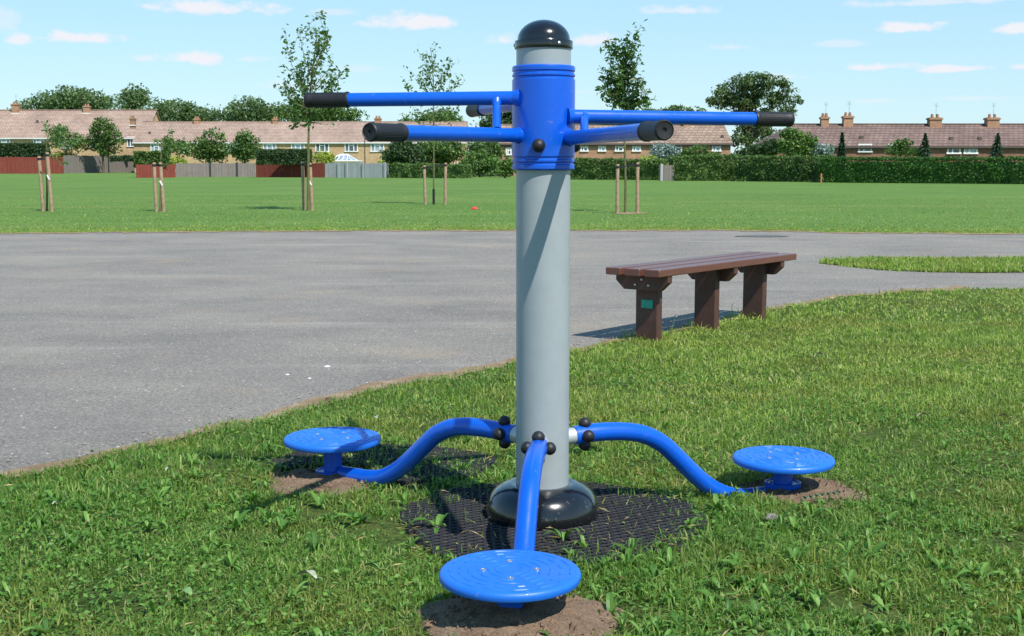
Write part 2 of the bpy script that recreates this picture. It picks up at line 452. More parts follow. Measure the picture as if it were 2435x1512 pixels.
# sandy margin where lawn meets tarmac
xs = np.linspace(-3.4, 4.2, 420)
def bw(x):
    a = np.array([mnoise.noise((float(t) * 1.7, 3.1, 0)) + 0.6 * mnoise.noise((float(t) * 9, 1.1, 0)) for t in x])
    return a
fade = np.interp(xs, [-3.4, -1.2, -0.3, 0.3, 1.0, 3.2, 4.2], [1, 1, 1.5, 0.7, 0.5, 0.7, 1.6])
strip('dirt_margin', xs, lawn_y(xs) - 0.07, lawn_y(xs) + np.maximum(0.015, (0.13 + 0.14 * bw(xs)) * fade), 0.014, M['dirt'],
      'sandy dirt margin between verge and tarmac', 'dirt')
xf = np.linspace(-9, 11, 500)
strip('far_dirt_margin', xf, far_y(xf) - np.maximum(0.04, 0.18 + 0.28 * bw(xf)), far_y(xf) + 0.12, 0.010, M['dirt'],
      'thin brown dirt line along the far edge of the tarmac', 'dirt')
# grass island on the tarmac
isl = [ground(u, v) for u, v in [(1945, 627), (2010, 634), (2090, 643), (2200, 648), (2330, 650), (2434, 649), (2800, 650), (2800, 618), (2434, 618), (2250, 617), (2080, 618), (1990, 621)]]
ISL = [(p.x, p.y) for p in isl]
sheet('grass_island', ISL, 0.012, M['lawn'], 'tapering grass island lying within the tarmac', 'lawn')
stn = [ground(1810 + 62 * math.cos(a) * (1 + .12 * math.sin(3 * a)), 562.5 + 2.3 * math.sin(a)) for a in np.linspace(0, 2 * math.pi, 24)[:-1]]
sheet('tarmac_patch', [(p.x, p.y) for p in stn], 0.011, simple('patch', (0.13, 0.125, 0.12, 1), 0.9, 0.2, var=.3, scale=20), 'dark oval patch near the far tarmac edge', 'patch')
# dark mineral crumbs scattered round
# ------------------------------------------------------------------ exercise station
PX, PY = 0.097, 3.920
AZ = {'rear_a': 143.7, 'rear_b': 23.7, 'front': 263.7}
RAD = 0.927
def zp(v, Y=PY): return at(1290, v, Y).z
def solve_arm():
    az = R(23.7); nx, ny = -math.sin(az), math.cos(az)
    out = []
    for u, v in [(1412, 1028), (1450, 1025), (1495, 1025), (1535, 1032), (1575, 1052), (1612, 1085), (1648, 1120), (1685, 1150), (1725, 1169), (1765, 1174)]:
        d = ray(u, v)
        t = ((PX) * nx + PY * ny) / (d.x * nx + d.y * ny)
        x, y, z = d.x * t - PX, d.y * t - PY, CAMH + d.z * t
        out.append((x * math.cos(az) + y * math.sin(az), z))
    return out
ARM = solve_arm()
stn_ = thing('exercise_station', 'blue and grey triple standing twister exercise station with three round foot plates', 'exercise machine', (PX, PY, 0))
mb = MB(); mb.lathe([(.084, 0.0), (.084, zp(112))], n=64); mb.build('post', M['grey'], stn_)
hz = zp(1150)
mb = MB(); mb.lathe([(.168, 0.003), (.176, .012), (.180, .032), (.179, .054), (.173, .076), (.162, .096), (.147, hz - .014), (.128, hz - .003), (.108, hz + .004), (.092, hz + .005), (.0845, hz + .003)], n=72)
hood = mb.build('base_hood', M['black_gloss'], stn_)
c0, c1 = zp(404), zp(158)
rc = .0968
def groove(z): return [(rc, z - .0055), (rc - .0035, z - .002), (rc - .0035, z + .002), (rc, z + .0055)]
prof = [(.0845, c0 + .004), (rc - .003, c0), (rc, c0 + .004)]
for z in (c0 + .020, c0 + .036): prof += groove(z)
for z in (c1 - .036, c1 - .020): prof += groove(z)
prof += [(rc, c1 - .004), (rc - .003, c1), (.0845, c1 + .001)]
mb = MB(); mb.lathe(prof, n=72); collar = mb.build('collar', M['blue'], stn_, autosmooth=30)
b0, b1, bt = zp(118), zp(98), zp(47)
hh = bt - b1
prof = [(.0842, b0), (.0885, b0 + .001), (.0895, b0 + .004), (.0895, b1 - .003), (.0880, b1), (.0812, b1 + .0015)]
for a in np.linspace(0, 90, 14): prof.append((.081 * math.cos(R(a)) if a < 90 else 0, b1 + .002 + (hh - .002) * math.sin(R(a))))
mb = MB(); mb.lathe(prof, n=64); dome = mb.build('dome_cap', M['black_gloss'], stn_, autosmooth=50)
for a in (300, 180, 60):
    m = Matrix.Rotation(R(a), 4, 'Z') @ Matrix.Rotation(R(90), 4, 'Y')
    mb = MB(); c = Vector((math.cos(R(a)), math.sin(R(a)), 0)) * .0885 + Vector((0, 0, (b0 + b1) / 2))
    mb.lathe([(.0055, 0), (.0055, .002), (.003, .004), (0, .0042)], c, 12, m); mb.build('screw', M['screw'], dome)
def knob_mb(c, d, r=.0205):
    d = Vector(d).normalized()
    m = d.to_track_quat('Z', 'Y').to_matrix().to_4x4()
    pr = [(r * .82, -.004), (r * .95, .002)] + [(r * math.cos(R(a)) if a < 90 else 0, .006 + r * math.sin(R(a))) for a in np.linspace(0, 90, 9)]
    mb = MB(); mb.lathe(pr, c, 28, m); return mb
zk = zp(346, PY - .097)
for a in (260.5, 20.5, 140.5):
    d = Vector((math.cos(R(a)), math.sin(R(a)), 0))
    knob_mb(d * .0965 + Vector((0, 0, zk)), d).build('knob', M['rubber'], collar)
# handlebars: start angle on collar, (start v at Y) -> end (u, v, depth)
def bar(a0, zs, end, strut=None):
    s = Vector((math.cos(R(a0)) * .088, math.sin(R(a0)) * .088, zs))
    e = Vector(end) - Vector((PX, PY, 0))
    d = (e - s).normalized(); L = (e - s).length
    gl = .138
    mb = MB(); mb.tube([s, e - d * (gl * .55)], .0212, 28)
    # weld fillet
    mb.tube([s + d * .001, s + d * .012, s + d * .020], [.0275, .0245, .0214], 28, caps=False)
    ob = mb.build('handlebar', M['blue'], stn_)
    m = d.to_track_quat('Z', 'Y').to_matrix().to_4x4()
    g = MB()
    pr = [(.0214, 0), (.0248, 0), (.0256, .003), (.0256, .008), (.0240, .011)]
    z = .016
    pr += [(.0233, z), (.0232, gl - .022), (.0240, gl - .014), (.0248, gl - .006), (.0230, gl), (.0212, gl + .0015), (.0195, gl - .0005), (.006, gl - .002), (.005, gl - .006), (0, gl - .006)]
    g.lathe(pr, e - d * gl, 36, m)
    # raised grip ribs
    for k in range(26):
        a = 2 * math.pi * k / 26
        q = m @ Vector((math.cos(a), math.sin(a), 0)) * .0229
        g.tube([e - d * (gl - .02) + q, e - d * .026 + q], .0008, 6)
    g.build('grip', M['rubber'], ob)
    return s, d, e
zA, zA2 = zp(233, 3.87), zp(322, 3.86)
zB, zB2 = zp(276, 3.84), zp(328, 3.84)
A1 = bar(214, zA, at(728, 238.5, PY + .06))
A2 = bar(214, zA2, at(878, 314, PY - .70))
B1 = bar(320, zB, at(1880, 284, PY + .22))
B2 = bar(327, zB2, at(1580, 309, PY - .93))
C1 = bar(100, zA - .005, at(1121, 263, PY + .73))
C2 = bar(82, zB + .005, (PX + .42, PY + .70, zB + .012))
def proj_u(p):
    q = p + Vector((PX, PY, 0)) - Vector((0, 0, CAMH))
    return W / 2 + F * q.x / q.dot(fw)
def brace(P, Q, t, u=None):
    def pick(B):
        if u is None: return B[0] + B[1] * t
        return min((B[0] + B[1] * k * .004 for k in range(8, 90)), key=lambda p: abs(proj_u(p) - u))
    a = pick(P); b = pick(Q)
    mb = MB(); mb.tube([a, b], .0125, 18)
    for p_, sg in ((a, 1), (b, -1)):
        dd = (b - a).normalized() * sg
        mb.tube([p_ + dd * .016, p_ + dd * .022, p_ + dd * .030], [.018, .0155, .0126], 18, caps=False)
    mb.build('brace', M['blue'], stn_)
brace(A1, A2, .085, 1181); brace(B1, B2, .105, 1389); brace(C1, C2, .10)
# foot arms and plates
PZ = {'rear_a': .160, 'rear_b': .128, 'front': .146}
for key, azd in AZ.items():
    az = R(azd); c, s = math.cos(az), math.sin(az)
    P3 = lambda r, z, off=0.0: Vector((c * r - s * off, s * r + c * off, z))
    dz = PZ[key] - .140
    prof = [(r, z + dz * max(0, (r - .2) / .6)) for r, z in ARM]
    # resample with Catmull-Rom
    pts = []
    Q = [prof[0]] + prof + [prof[-1]]
    for i in range(1, len(Q) - 2):
        for t in np.linspace(0, 1, 7)[:-1]:
            p = []
            for k in (0, 1):
                p0, p1, p2, p3 = Q[i - 1][k], Q[i][k], Q[i + 1][k], Q[i + 2][k]
                p.append(.5 * (2 * p1 + (p2 - p0) * t + (2 * p0 - 5 * p1 + 4 * p2 - p3) * t * t + (3 * p1 - p0 - 3 * p2 + p3) * t ** 3))
            pts.append(p)
    pts.append(prof[-1]); pts.append((RAD - .075, prof[-1][1] - .002)); pts.append((RAD - .045, prof[-1][1] - .003))
    pts = [(.112, prof[0][1] - .004)] + pts
    mb = MB(); mb.tube([P3(r, z) for r, z in pts], .0298, 28)
    arm = mb.build('foot_arm', M['blue'], stn_, autosmooth=60)
    z0 = prof[0][1] - .004
    mb = MB(); mb.tube([P3(.080, z0 - .001), P3(.1135, z0)], .0265, 28); mb.build('sleeve', M['sleeve'], arm)
    for (ra, d) in ((.150, (0, 0, 1)), (.150, (0, 0, -1)), (.146, (-s, c, 0)), (.146, (s, -c, 0))):
        zz = prof[0][1] - .002
        knob_mb(P3(ra, zz) + Vector(d) * .028, d, .0205).build('knob', M['rubber'], arm)
    # pedestal: bearing cup and neck
    pc = P3(RAD, 0)
    pz = PZ[key]
    mb = MB()
    mb.lathe([(.060, -.02), (.062, .012), (.062, .036), (.058, .038), (.056, .033), (.034, .031), (.033, .038), (.033, pz - .030), (.036, pz - .024), (.046, pz - .0225), (.046, pz - .018)], pc, 40)
    mb.build('pedestal', M['blue'], stn_)
    mb = MB(); rp = .175; th = .025
    mb.lathe([(.06, pz - th + .001), (rp - .008, pz - th), (rp - .002, pz - th + .003), (rp, pz - th + .008), (rp, pz - .010), (rp - .0015, pz - .0055), (rp - .005, pz - .0018), (rp - .010, pz - .0002), (rp - .016, pz), (0, pz)], pc, 96)
    # raised tread dashes in rings
    for (rr, nd, frac) in ((.034, 2, .84), (.054, 4, .80), (.078, 8, .66), (.102, 8, .80), (.126, 16, .56), (.150, 14, .74)):
        for k in range(nd):
            a0 = 2 * math.pi * (k + .25 * (nd % 3)) / nd; a1 = a0 + 2 * math.pi / nd * frac
            arc = np.linspace(a0, a1, 9)
            V, Fc = [], []
            w = .0042
            for j, a in enumerate(arc):
                tp = .35 if j in (0, len(arc) - 1) else 1
                for (dr, h) in ((-w, -.0004), (-w * .45, .0022 * tp), (w * .45, .0022 * tp), (w, -.0004)):
                    V.append(pc + Vector(((rr + dr) * math.cos(a), (rr + dr) * math.sin(a), pz + h)))
            for j in range(len(arc) - 1):
                for q in range(3): Fc.append((j * 4 + q, j * 4 + q + 1, j * 4 + q + 5, j * 4 + q + 4))
            mb.add(V, Fc, True)
    plate = mb.build('foot_plate', M['plate_blue'], stn_, autosmooth=40)
    for k in range(4):
        a = az + R(90 * k + 8)
        q = pc + Vector((math.cos(a) * .066, math.sin(a) * .066, pz))
        mb = MB(); mb.lathe([(.0078, 0.0003), (.0072, .0022), (.004, .0030), (.003, .0020), (0, .0020)], q, 16); mb.build('screw', M['screw'], plate)

# sand mounds at the plates
def sand_patch(cx, cy, r, h, seed, label, sx=1.0, sy=1.0):
    n, rings = 72, 22
    V, Fc = [(cx, cy, .010 + h)], []
    for j in range(1, rings + 1):
        for k in range(n):
            a = 2 * math.pi * k / n
            ro = r * (1 + .22 * mnoise.noise((math.cos(a) * 1.6 + seed, math.sin(a) * 1.6, 0)) + .12 * mnoise.noise((math.cos(a) * 5 + seed, math.sin(a) * 5, 4)))
            q = j / rings
            x, y = cx + ro * q * math.cos(a) * sx, cy + ro * q * math.sin(a) * sy
            hgt = h * (1 - q ** 2.2) * (1 + .35 * mnoise.noise((x * 9 + seed, y * 9, 0))) + .006 * mnoise.noise((x * 40, y * 40, seed)) + .003 * mnoise.noise((x * 110, y * 110, seed))
            V.append((x, y, .012 + max(-.004, hgt) - (.006 if j == rings else 0)))
    for k in range(n): Fc.append((0, 1 + k, 1 + (k + 1) % n))
    f3 = np.array(Fc)
    f4 = []
    for j in range(rings - 1):
        for k in range(n):
            a, b = 1 + j * n + k, 1 + j * n + (k + 1) % n
            f4.append((a, a + n, b + n)); f4.append((a, b + n, b))
    o = np_mesh('sand_patch', V, np.vstack([f3, np.array(f4)]), M['sand'], smooth=True)
    return struct(o, label, 'sand')
PC = {k: (PX + math.cos(R(a)) * RAD, PY + math.sin(R(a)) * RAD) for k, a in AZ.items()}
SP = {'rear_a': (PC['rear_a'][0] - .02, PC['rear_a'][1] - .07, .20, .018, 3.3, 1.05, 1.0),
      'rear_b': (PC['rear_b'][0] + .06, PC['rear_b'][1] - .03, .20, .012, 7.9, 1.05, 1.0),
      'front': (PC['front'][0] + .02, PC['front'][1] - .0, .235, .046, 12.4, 1.12, 1.0)}
LB = {'rear_a': 'bare sandy soil patch under the foot plate beside the tarmac', 'rear_b': 'bare sandy soil patch under the foot plate nearest the bench', 'front': 'bare sandy soil patch under the largest looking foot plate'}
for k, (a, b, r, h, sd, sx, sy) in SP.items(): sand_patch(a, b, r, h, sd, LB[k], sx, sy)

# honeycomb rubber mat
def mat_inside(x, y, cx=PX + .03, cy=PY - .03, rx=.485, ry=.47):
    dx, dy = (x - cx) / rx, (y - cy) / ry
    rr = math.hypot(dx, dy)
    a = math.atan2(dy, dx)
    return rr < 1 + .10 * mnoise.noise((math.cos(a) * 2, math.sin(a) * 2, 9))
def rubber_mat(ox, oy, rx, ry, hole, label):
    mb = MB(); p = .030
    j = -20
    rot = Matrix.Rotation(R(33), 2)
    for j in range(-26, 27):
        for i in range(-26, 27):
            q = rot @ Vector(((i + .5 * (j % 2)) * p, j * p * .866))
            x, y = ox + q.x, oy + q.y
            if not mat_inside(x, y, ox, oy, rx, ry) or y > float(lawn_y(x)) - .03 or math.hypot(x - hole[0], y - hole[1]) < hole[2]: continue
            V, Fc = [], []
            ro, ri = .0172, .0112
            zt = .026 + .004 * mnoise.noise((x * 4, y * 4, 1))
            for k in range(8):
                a = 2 * math.pi * k / 8 + .4
                for r_, z_ in ((ro, .008), (ro - .001, zt - .002), ((ro + ri) / 2, zt), (ri, zt - .002), (ri, .008)):
                    V.append((x + r_ * math.cos(a), y + r_ * math.sin(a), z_))
            for k in range(8):
                k2 = (k + 1) % 8
                for m_ in range(4): Fc.append((k * 5 + m_, k2 * 5 + m_, k2 * 5 + m_ + 1, k * 5 + m_ + 1))
            mb.add(V, Fc, False)
    o = mb.build('rubber_mat', M['mat'], None)
    tag(o, label, 'mat', 'black rubber grass mats')
rubber_mat(PX + .03, PY - .03, .485, .47, (PX, PY, .155), 'black honeycomb rubber grass mat around the post base')
MAT2 = (PC['rear_a'][0] + .16, PC['rear_a'][1] + .16, .42, .30)
rubber_mat(*MAT2, (SP['rear_a'][0], SP['rear_a'][1], .23), 'black rubber mat overgrown with grass beside the tarmac, around one foot plate')

# ------------------------------------------------------------------ bench
def bench():
    n0, n1 = ground(1543, 811), ground(1794, 760)
    d = (n1 - n0); ang = math.atan2(d.y, d.x); L = d.length
    b = thing('park_bench', 'brown slatted backless bench on three post legs at the tarmac edge', 'bench', (n0.x, n0.y, 0), ang)
    # local x along bench, local y = across (towards tarmac side)
    top = .482
    w, g, t = .112, .034, .046
    x0, x1 = -.20, L + .27
    for k in (-1, 0, 1):
        mb = MB(); mb.bbox(((x0 + x1) / 2, k * (w + g) + .01, top - t / 2), (x1 - x0 - .004 * abs(k), w, t), .004)
        mb.build('seat_plank', M['bench'], b)
    for i, lx in enumerate((0.0, L * .515, L)):
        mb = MB(); mb.bbox((lx, 0.005, (top - t) / 2 - .05), (.062, .165, top - t + .1), .005)
        lg = mb.build('leg', M['bench_leg'], b)
        bx = lx - .058 if i == 0 else lx + .058
        hw = .195
        zt_ = top - t
        poly = [(-hw, zt_ - .0015), (hw, zt_ - .0015), (hw, zt_ - .042), (hw - .062, zt_ - .098), (-hw + .062, zt_ - .098), (-hw, zt_ - .042)]
        mb = MB(); mb.prism(poly, lambda a, c, dd: Vector((dd, a + .01, c)), bx - .026, bx + .026)
        br = mb.build('bracket', M['bench_leg'], b)
        if i == 0:
            for (yy, zz) in ((.03, .030), (-.022, .066), (.078, .066)):
                m = Matrix.Rotation(R(-90), 4, 'Y')
                q = MB(); q.lathe([(.0085, 0), (.0085, .003), (.005, .006), (0, .0062)], (bx - .026, yy - .02, zt_ - zz), 12, m); q.build('bolt', M['screw'], br)
            q = MB(); q.bbox((-.0345, -.002, .245), (.007, .088, .056), .002)
            pl = q.build('plaque', M['plaque'], lg)
    return b
bench()

# ------------------------------------------------------------------ foliage builders
def leaf_quads(P, size, up_bias=0.0, aspect=0.55, D=None):
    """P (n,3) leaf centres; returns verts, tris for folded diamond leaves"""
    n = len(P)
    d = rng.normal(size=(n, 3)) if D is None else D + rng.normal(size=(n, 3)) * 0.35
    d /= np.linalg.norm(d, axis=1)[:, None] + 1e-9
    nn = rng.normal(size=(n, 3)); nn[:, 2] = np.abs(nn[:, 2]) + up_bias
    s = np.cross(d, nn); s /= np.linalg.norm(s, axis=1)[:, None] + 1e-9
    up_ = np.cross(s, d)
    L = (size * rng.uniform(0.65, 1.35, n))[:, None]
    a = P - d * L * .5
    b = P + d * L * .5
    c1 = P + s * L * aspect * .5 + up_ * L * .08 - d * L * .06
    c2 = P - s * L * aspect * .5 + up_ * L * .08 - d * L * .06
    V = np.stack([a, c1, b, c2], 1).reshape(-1, 3)
    i = np.arange(n)[:, None] * 4
    Fc = np.concatenate([i + np.array([[0, 1, 2]]), i + np.array([[0, 2, 3]])], 0)
    return V, Fc
def in_ellipsoids(n, blobs, shell=0.5):
    vol = np.array([b[3] * b[4] * b[5] for b in blobs]) ** .75
    idx = rng.choice(len(blobs), n, p=vol / vol.sum())
    B = np.array(blobs)[idx]
    d = rng.normal(size=(n, 3)); d /= np.linalg.norm(d, axis=1)[:, None]
    r = rng.uniform(0, 1, n) ** (1 / 3)
    r = shell + (1 - shell) * r
    return B[:, :3] + d * B[:, 3:6] * r[:, None]
def crown_mesh(name, blobs, mat, parent, nclump, clump_r, per, size, shell=.55, flat=.75, up_bias=.6):
    C = in_ellipsoids(nclump, blobs, shell)
    rr = clump_r * rng.uniform(.55, 1.35, nclump)
    k = rng.integers(int(per * .5), int(per * 1.5) + 1, nclump)
    idx = np.repeat(np.arange(nclump), k)
    d = rng.normal(size=(len(idx), 3)); d /= np.linalg.norm(d, axis=1)[:, None]
    P = C[idx] + d * (rr[idx] * rng.uniform(.35, 1, len(idx)) ** .5)[:, None] * np.array([1, 1, flat])
    P[:, 2] = np.maximum(P[:, 2], .05)
    V, Fc = leaf_quads(P, size, up_bias)
    return np_mesh(name, V, Fc, mat, parent), C
def limbs(mb, base, targets, r0, seg=5, wob_=.12, fork=.45):
    base = Vector(base)
    for t in targets:
        t = Vector(t); pts = []
        off = Vector((rnd.uniform(-1, 1), rnd.uniform(-1, 1), 0)) * (t - base).length * wob_
        for k in range(seg + 1):
            q = k / seg
            p = base.lerp(t, q) + off * math.sin(q * math.pi) + Vector((0, 0, (t - base).length * .08 * math.sin(q * math.pi)))
            pts.append(p)
        mb.tube(pts, [r0 * (1 - .8 * k / seg) for k in range(seg + 1)], 7)
def bg_tree(name, label, loc, blobs, mat, nclump, clump_r, per, size, trunk_h, trunk_r, group=None, nlimb=9, shell=.55, flat=.75, cat='tree'):
    t = thing(name, label, cat, loc, 0, group)
    _, C = crown_mesh('crown', blobs, mat, t, nclump, clump_r, per, size, shell, flat)
    mb = MB()
    zt = trunk_h
    mb.tube([(0, 0, -.2), (0, 0, .3), (trunk_r * .2, 0, zt * .5), (0, 0, zt)], [trunk_r * 1.35, trunk_r * 1.1, trunk_r * .9, trunk_r * .75], 10)
    sel = C[rng.choice(len(C), min(nlimb, len(C)), replace=False)]
    limbs(mb, (0, 0, zt * .92), [tuple(q) for q in sel], trunk_r * .5)
    mb.build('trunk', M['bark'], t)
    return t
def blob_px(specs, Y, loc, ry=None):
    """specs: (u,v,ru,rv) in picture -> ellipsoids relative to loc at depth Y"""
    out = []
    for (u, v, ru, rv) in specs:
        c = at(u, v, Y)
        k = Y / F
        out.append((c.x - loc[0], rnd.uniform(-.3, .3) * ru * k, c.z - loc[2], ru * k, (ry or ru * .8) * k, rv * k))
    return out

g = ground(1492, 507)
struct(np_mesh('bare_earth', [(g.x, g.y, .014)] + [(g.x + (.40 + .12 * math.sin(3 * a + 1)) * math.cos(a), g.y + (.55 + .15 * math.sin(2 * a)) * math.sin(a), .006) for a in np.linspace(0, 6.283, 25)[:-1]],
       [(0, 1 + k, 1 + (k + 1) % 24) for k in range(24)], M['dirt']), 'bare earth ring at the foot of the cherry sapling', 'dirt')
# ---- saplings with stakes
def sapling(u, vbase, label, kind, Yoff=0.0):
    g = ground(u, vbase)
    Y = g.y; k = Y / F
    t = thing('sapling', label, 'tree', (g.x, g.y, 0), 0, 'staked young trees on the mown field')
    PX_ = lambda uu, vv, dy=0.0: Vector((at(uu, vv, Y).x - g.x, dy, at(uu, vv, Y).z))
    mb = MB(); leafP, leafD = [], []
    def twig(p, d, L, r, depth, droop):
        n = max(3, int(L / .09))
        pts = [p]
        dd = Vector(d).normalized()
        for i in range(n):
            dd = (dd + Vector((rnd.uniform(-1, 1), rnd.uniform(-1, 1), rnd.uniform(-.5, .8) - droop)) * .16).normalized()
            pts.append(pts[-1] + dd * L / n)
            q = (i + 1) / n
            if q > kind['bare']:
                for _ in range(kind['per']):
                    if rnd.random() < kind['dens']:
                        sp = kind['spread']
                        leafP.append(tuple(pts[-1] + Vector((rnd.gauss(0, sp), rnd.gauss(0, sp), rnd.gauss(0, sp) - droop * .05))))
                        leafD.append((dd.x * .5 + rnd.gauss(0, .6), dd.y * .5 + rnd.gauss(0, .6), rnd.gauss(-.15 - droop, .45)))
            if depth > 0 and q > .2 and rnd.random() < kind['fork']:
                a = rnd.uniform(0, 2 * math.pi)
                side = Vector((math.cos(a), math.sin(a), rnd.uniform(.1, .9)))
                twig(pts[-1], dd * .55 + side * .75, L * rnd.uniform(.35, .6), r * .55, depth - 1, droop)
        mb.tube(pts, [r * (1 - .75 * i / n) for i in range(n + 1)], 5)
    tt = kind['trunk']
    pts = [Vector((0, 0, -.1))] + [PX_(*q) for q in tt]
    r0 = kind['r']
    mb.tube(pts, [r0 * (1.15 - .8 * i / (len(pts) - 1)) for i in range(len(pts))], 8)
    zs = kind['br']
    for (uu, vv, du, dv, n_) in zs:   # origin on trunk in px, tip direction in px
        for _ in range(n_):
            p = PX_(uu + rnd.uniform(-2, 2), vv + rnd.uniform(-12, 12))
            L = math.hypot(du, dv) * k * rnd.uniform(.62, .88) * kind.get('ls', 1)
            twig(p, (du, rnd.uniform(-.7, .7) * abs(du) + rnd.uniform(-8, 8), -dv), L, r0 * .42, kind['depth'], kind['droop'])
    V, Fc = leaf_quads(np.array(leafP), kind['leaf'], .5, kind['asp'], np.array(leafD))
    np_mesh('crown', V, Fc, M[kind['mat']], t)
    mb.build('trunk', M['green_bark'], t)
    if kind.get('guard'):
        q = MB(); q.tube([(0, 0, -.02), (0, 0, .44)], .036, 12); q.build('trunk_guard', M['rubber'], t)
    print('sapling leaves', len(leafP))
    return t
K1 = dict(trunk=[(112, 440), (109, 380), (112, 335), (118, 312)], r=.026, bare=.2, per=3, dens=.75, spread=.04, fork=.35, depth=1, droop=.1, leaf=.10, asp=.6, mat='lf_sap',
          br=[(110, 350, 40, -25, 2), (112, 335, 30, -40, 2), (112, 330, -16, -34, 1), (111, 345, 80, 5, 2), (110, 362, 45, 18, 1)])
K2 = dict(K1, trunk=[(382, 440), (382, 380), (386, 340), (392, 322)],
          br=[(384, 350, 40, -18, 2), (386, 338, 30, -22, 2), (384, 345, -20, -18, 1), (385, 352, 62, 10, 2)])
K3 = dict(trunk=[(733, 440), (733, 360), (734, 300), (737, 220), (745, 150), (752, 95)], r=.034, bare=.12, per=4, dens=.52, spread=.06, fork=.42, depth=1, droop=0.0, leaf=.112, asp=.62, ls=1.12, mat='lf_sap',
          br=[(735, 262, -75, -45, 2), (735, 250, -62, -90, 2), (736, 235, -50, -130, 2), (738, 215, -30, -150, 1), (742, 200, -6, -125, 1), (740, 190, 26, -110, 1), (741, 205, 56, -155, 1),
              (738, 225, 62, -88, 2), (737, 245, 84, -55, 2), (735, 262, 72, -18, 2), (734, 278, -60, -14, 2), (734, 295, -42, 15, 1), (734, 296, 44, 10, 1), (735, 240, 18, -70, 2), (735, 240, -25, -70, 2),
              (735, 275, 30, -30, 3), (735, 275, -28, -30, 3), (735, 290, -26, -22, 2), (735, 290, 28, -22, 2)])
K4 = dict(trunk=[(1031, 440), (1031, 360), (1031, 280), (1030, 200), (1028, 150), (1023, 112)], r=.022, bare=.15, per=3, dens=.6, spread=.05, fork=.40, depth=1, droop=0.0, leaf=.10, asp=.65, ls=1.25, mat='lf_sap',
          br=[(1030, 250, -62, -40, 2), (1030, 235, -46, -70, 2), (1030, 215, -26, -62, 2), (1030, 215, 34, -70, 2), (1030, 235, 56, -62, 2), (1030, 255, 62, -36, 2), (1031, 275, 62, -6, 2),
              (1031, 275, -60, -8, 2), (1029, 180, 18, -52, 2), (1028, 180, -14, -50, 2), (1031, 300, 40, 0, 2), (1031, 300, -42, 2, 2)], guard=True)
K5 = dict(trunk=[(1487, 440), (1485, 360), (1484, 290), (1482, 220), (1480, 160), (1482, 120)], r=.028, bare=.10, per=6, dens=.75, spread=.075, fork=.38, depth=1, droop=.10, leaf=.14, asp=.45, mat='lf_cherry', ls=1.06,
          br=[(1482, 240, -66, -42, 2), (1482, 230, -52, -16, 2), (1482, 215, -44, -60, 2), (1481, 190, -24, -78, 2), (1481, 170, -2, -82, 2), (1481, 165, 16, -80, 1), (1481, 170, 42, -105, 2),
              (1481, 205, 40, -66, 2), (1482, 225, 58, -48, 2), (1482, 240, 66, -18, 2), (1483, 245, 48, 0, 2), (1483, 248, -40, 0, 2), (1482, 215, 10, -60, 3), (1482, 220, -16, -50, 3), (1483, 255, 18, -25, 3), (1483, 255, -20, -25, 3)])
sapling(111, 502, 'small wispy sapling between the two stakes standing before the long red fence', K1)
sapling(381, 503, 'small wispy sapling between the stakes standing before the short red fence', K2)
sapling(732, 501, 'tall loose leafy sapling rising behind the long handlebar grip', K3)
sapling(1031, 486, 'slender sparse sapling with a black sleeve at its foot', K4)
sapling(1486, 506, 'dense dark leaved cherry sapling with drooping leaves', K5)
def stake(u, vb, vt, label, tagged=False, lean=0.0, strap=None):
    g = ground(u, vb); h = at(u, vt, g.y).z
    t = thing('wooden_stake', label, 'stake', (g.x, g.y, 0), 0, 'wooden stakes holding the saplings')
    mb = MB(); r = .042
    mb.tube([(0, 0, -.2), (lean * .5, 0, h * .5), (lean, 0, h - .02), (lean, 0, h)], [r, r, r * .97, r * .8], 12)
    mb.build('pole', M['stake'], t)
    if strap:
        sx = strap * g.y / F
        q = MB(); q.tube([(lean, 0, h - .10), (lean, 0, h - .045)], r * 1.08, 14)
        q.box((lean + sx / 2, -.012, h - .065), (abs(sx), .012, .045)); q.build('tie_strap', M['rubber'], t)
    if tagged:
        q = MB(); q.box((lean * .5 - .01, -.048, h * .58), (.035, .006, .13), M=Matrix.Rotation(R(-24), 4, 'Y')); q.build('tag', M['white'], t)
stake(103, 502, 371, 'untagged stake of the pair standing before the long red fence', lean=-.045, strap=14)
stake(124, 503, 362, 'stake with a white tag standing before the long red fence', True, lean=-.06, strap=-10)
stake(372, 503, 386, 'untagged stake of the pair standing before the short red fence', lean=-.02, strap=14)
stake(390, 503, 386, 'stake with a white tag standing before the short red fence', True, lean=-.05, strap=-8)
stake(723, 500, 384, 'untagged stake beside the tall loose leafy sapling', lean=-.02, strap=12)
stake(742, 500, 387, 'stake with a white tag beside the tall loose leafy sapling', True, lean=-.03, strap=-10)
stake(1011, 486, 393, 'stake beside the black sleeved sapling, on its fence side', lean=-.02, strap=20)
stake(1058, 486, 387, 'stake beside the black sleeved sapling, on the side of the blue collar', lean=.02, strap=-25)
stake(1467, 507, 390, 'stake of the cherry sapling on the side of the grey post', lean=.0, strap=18)
stake(1515, 506, 386, 'stake of the cherry sapling on the side away from the grey post', lean=-.01, strap=-26)

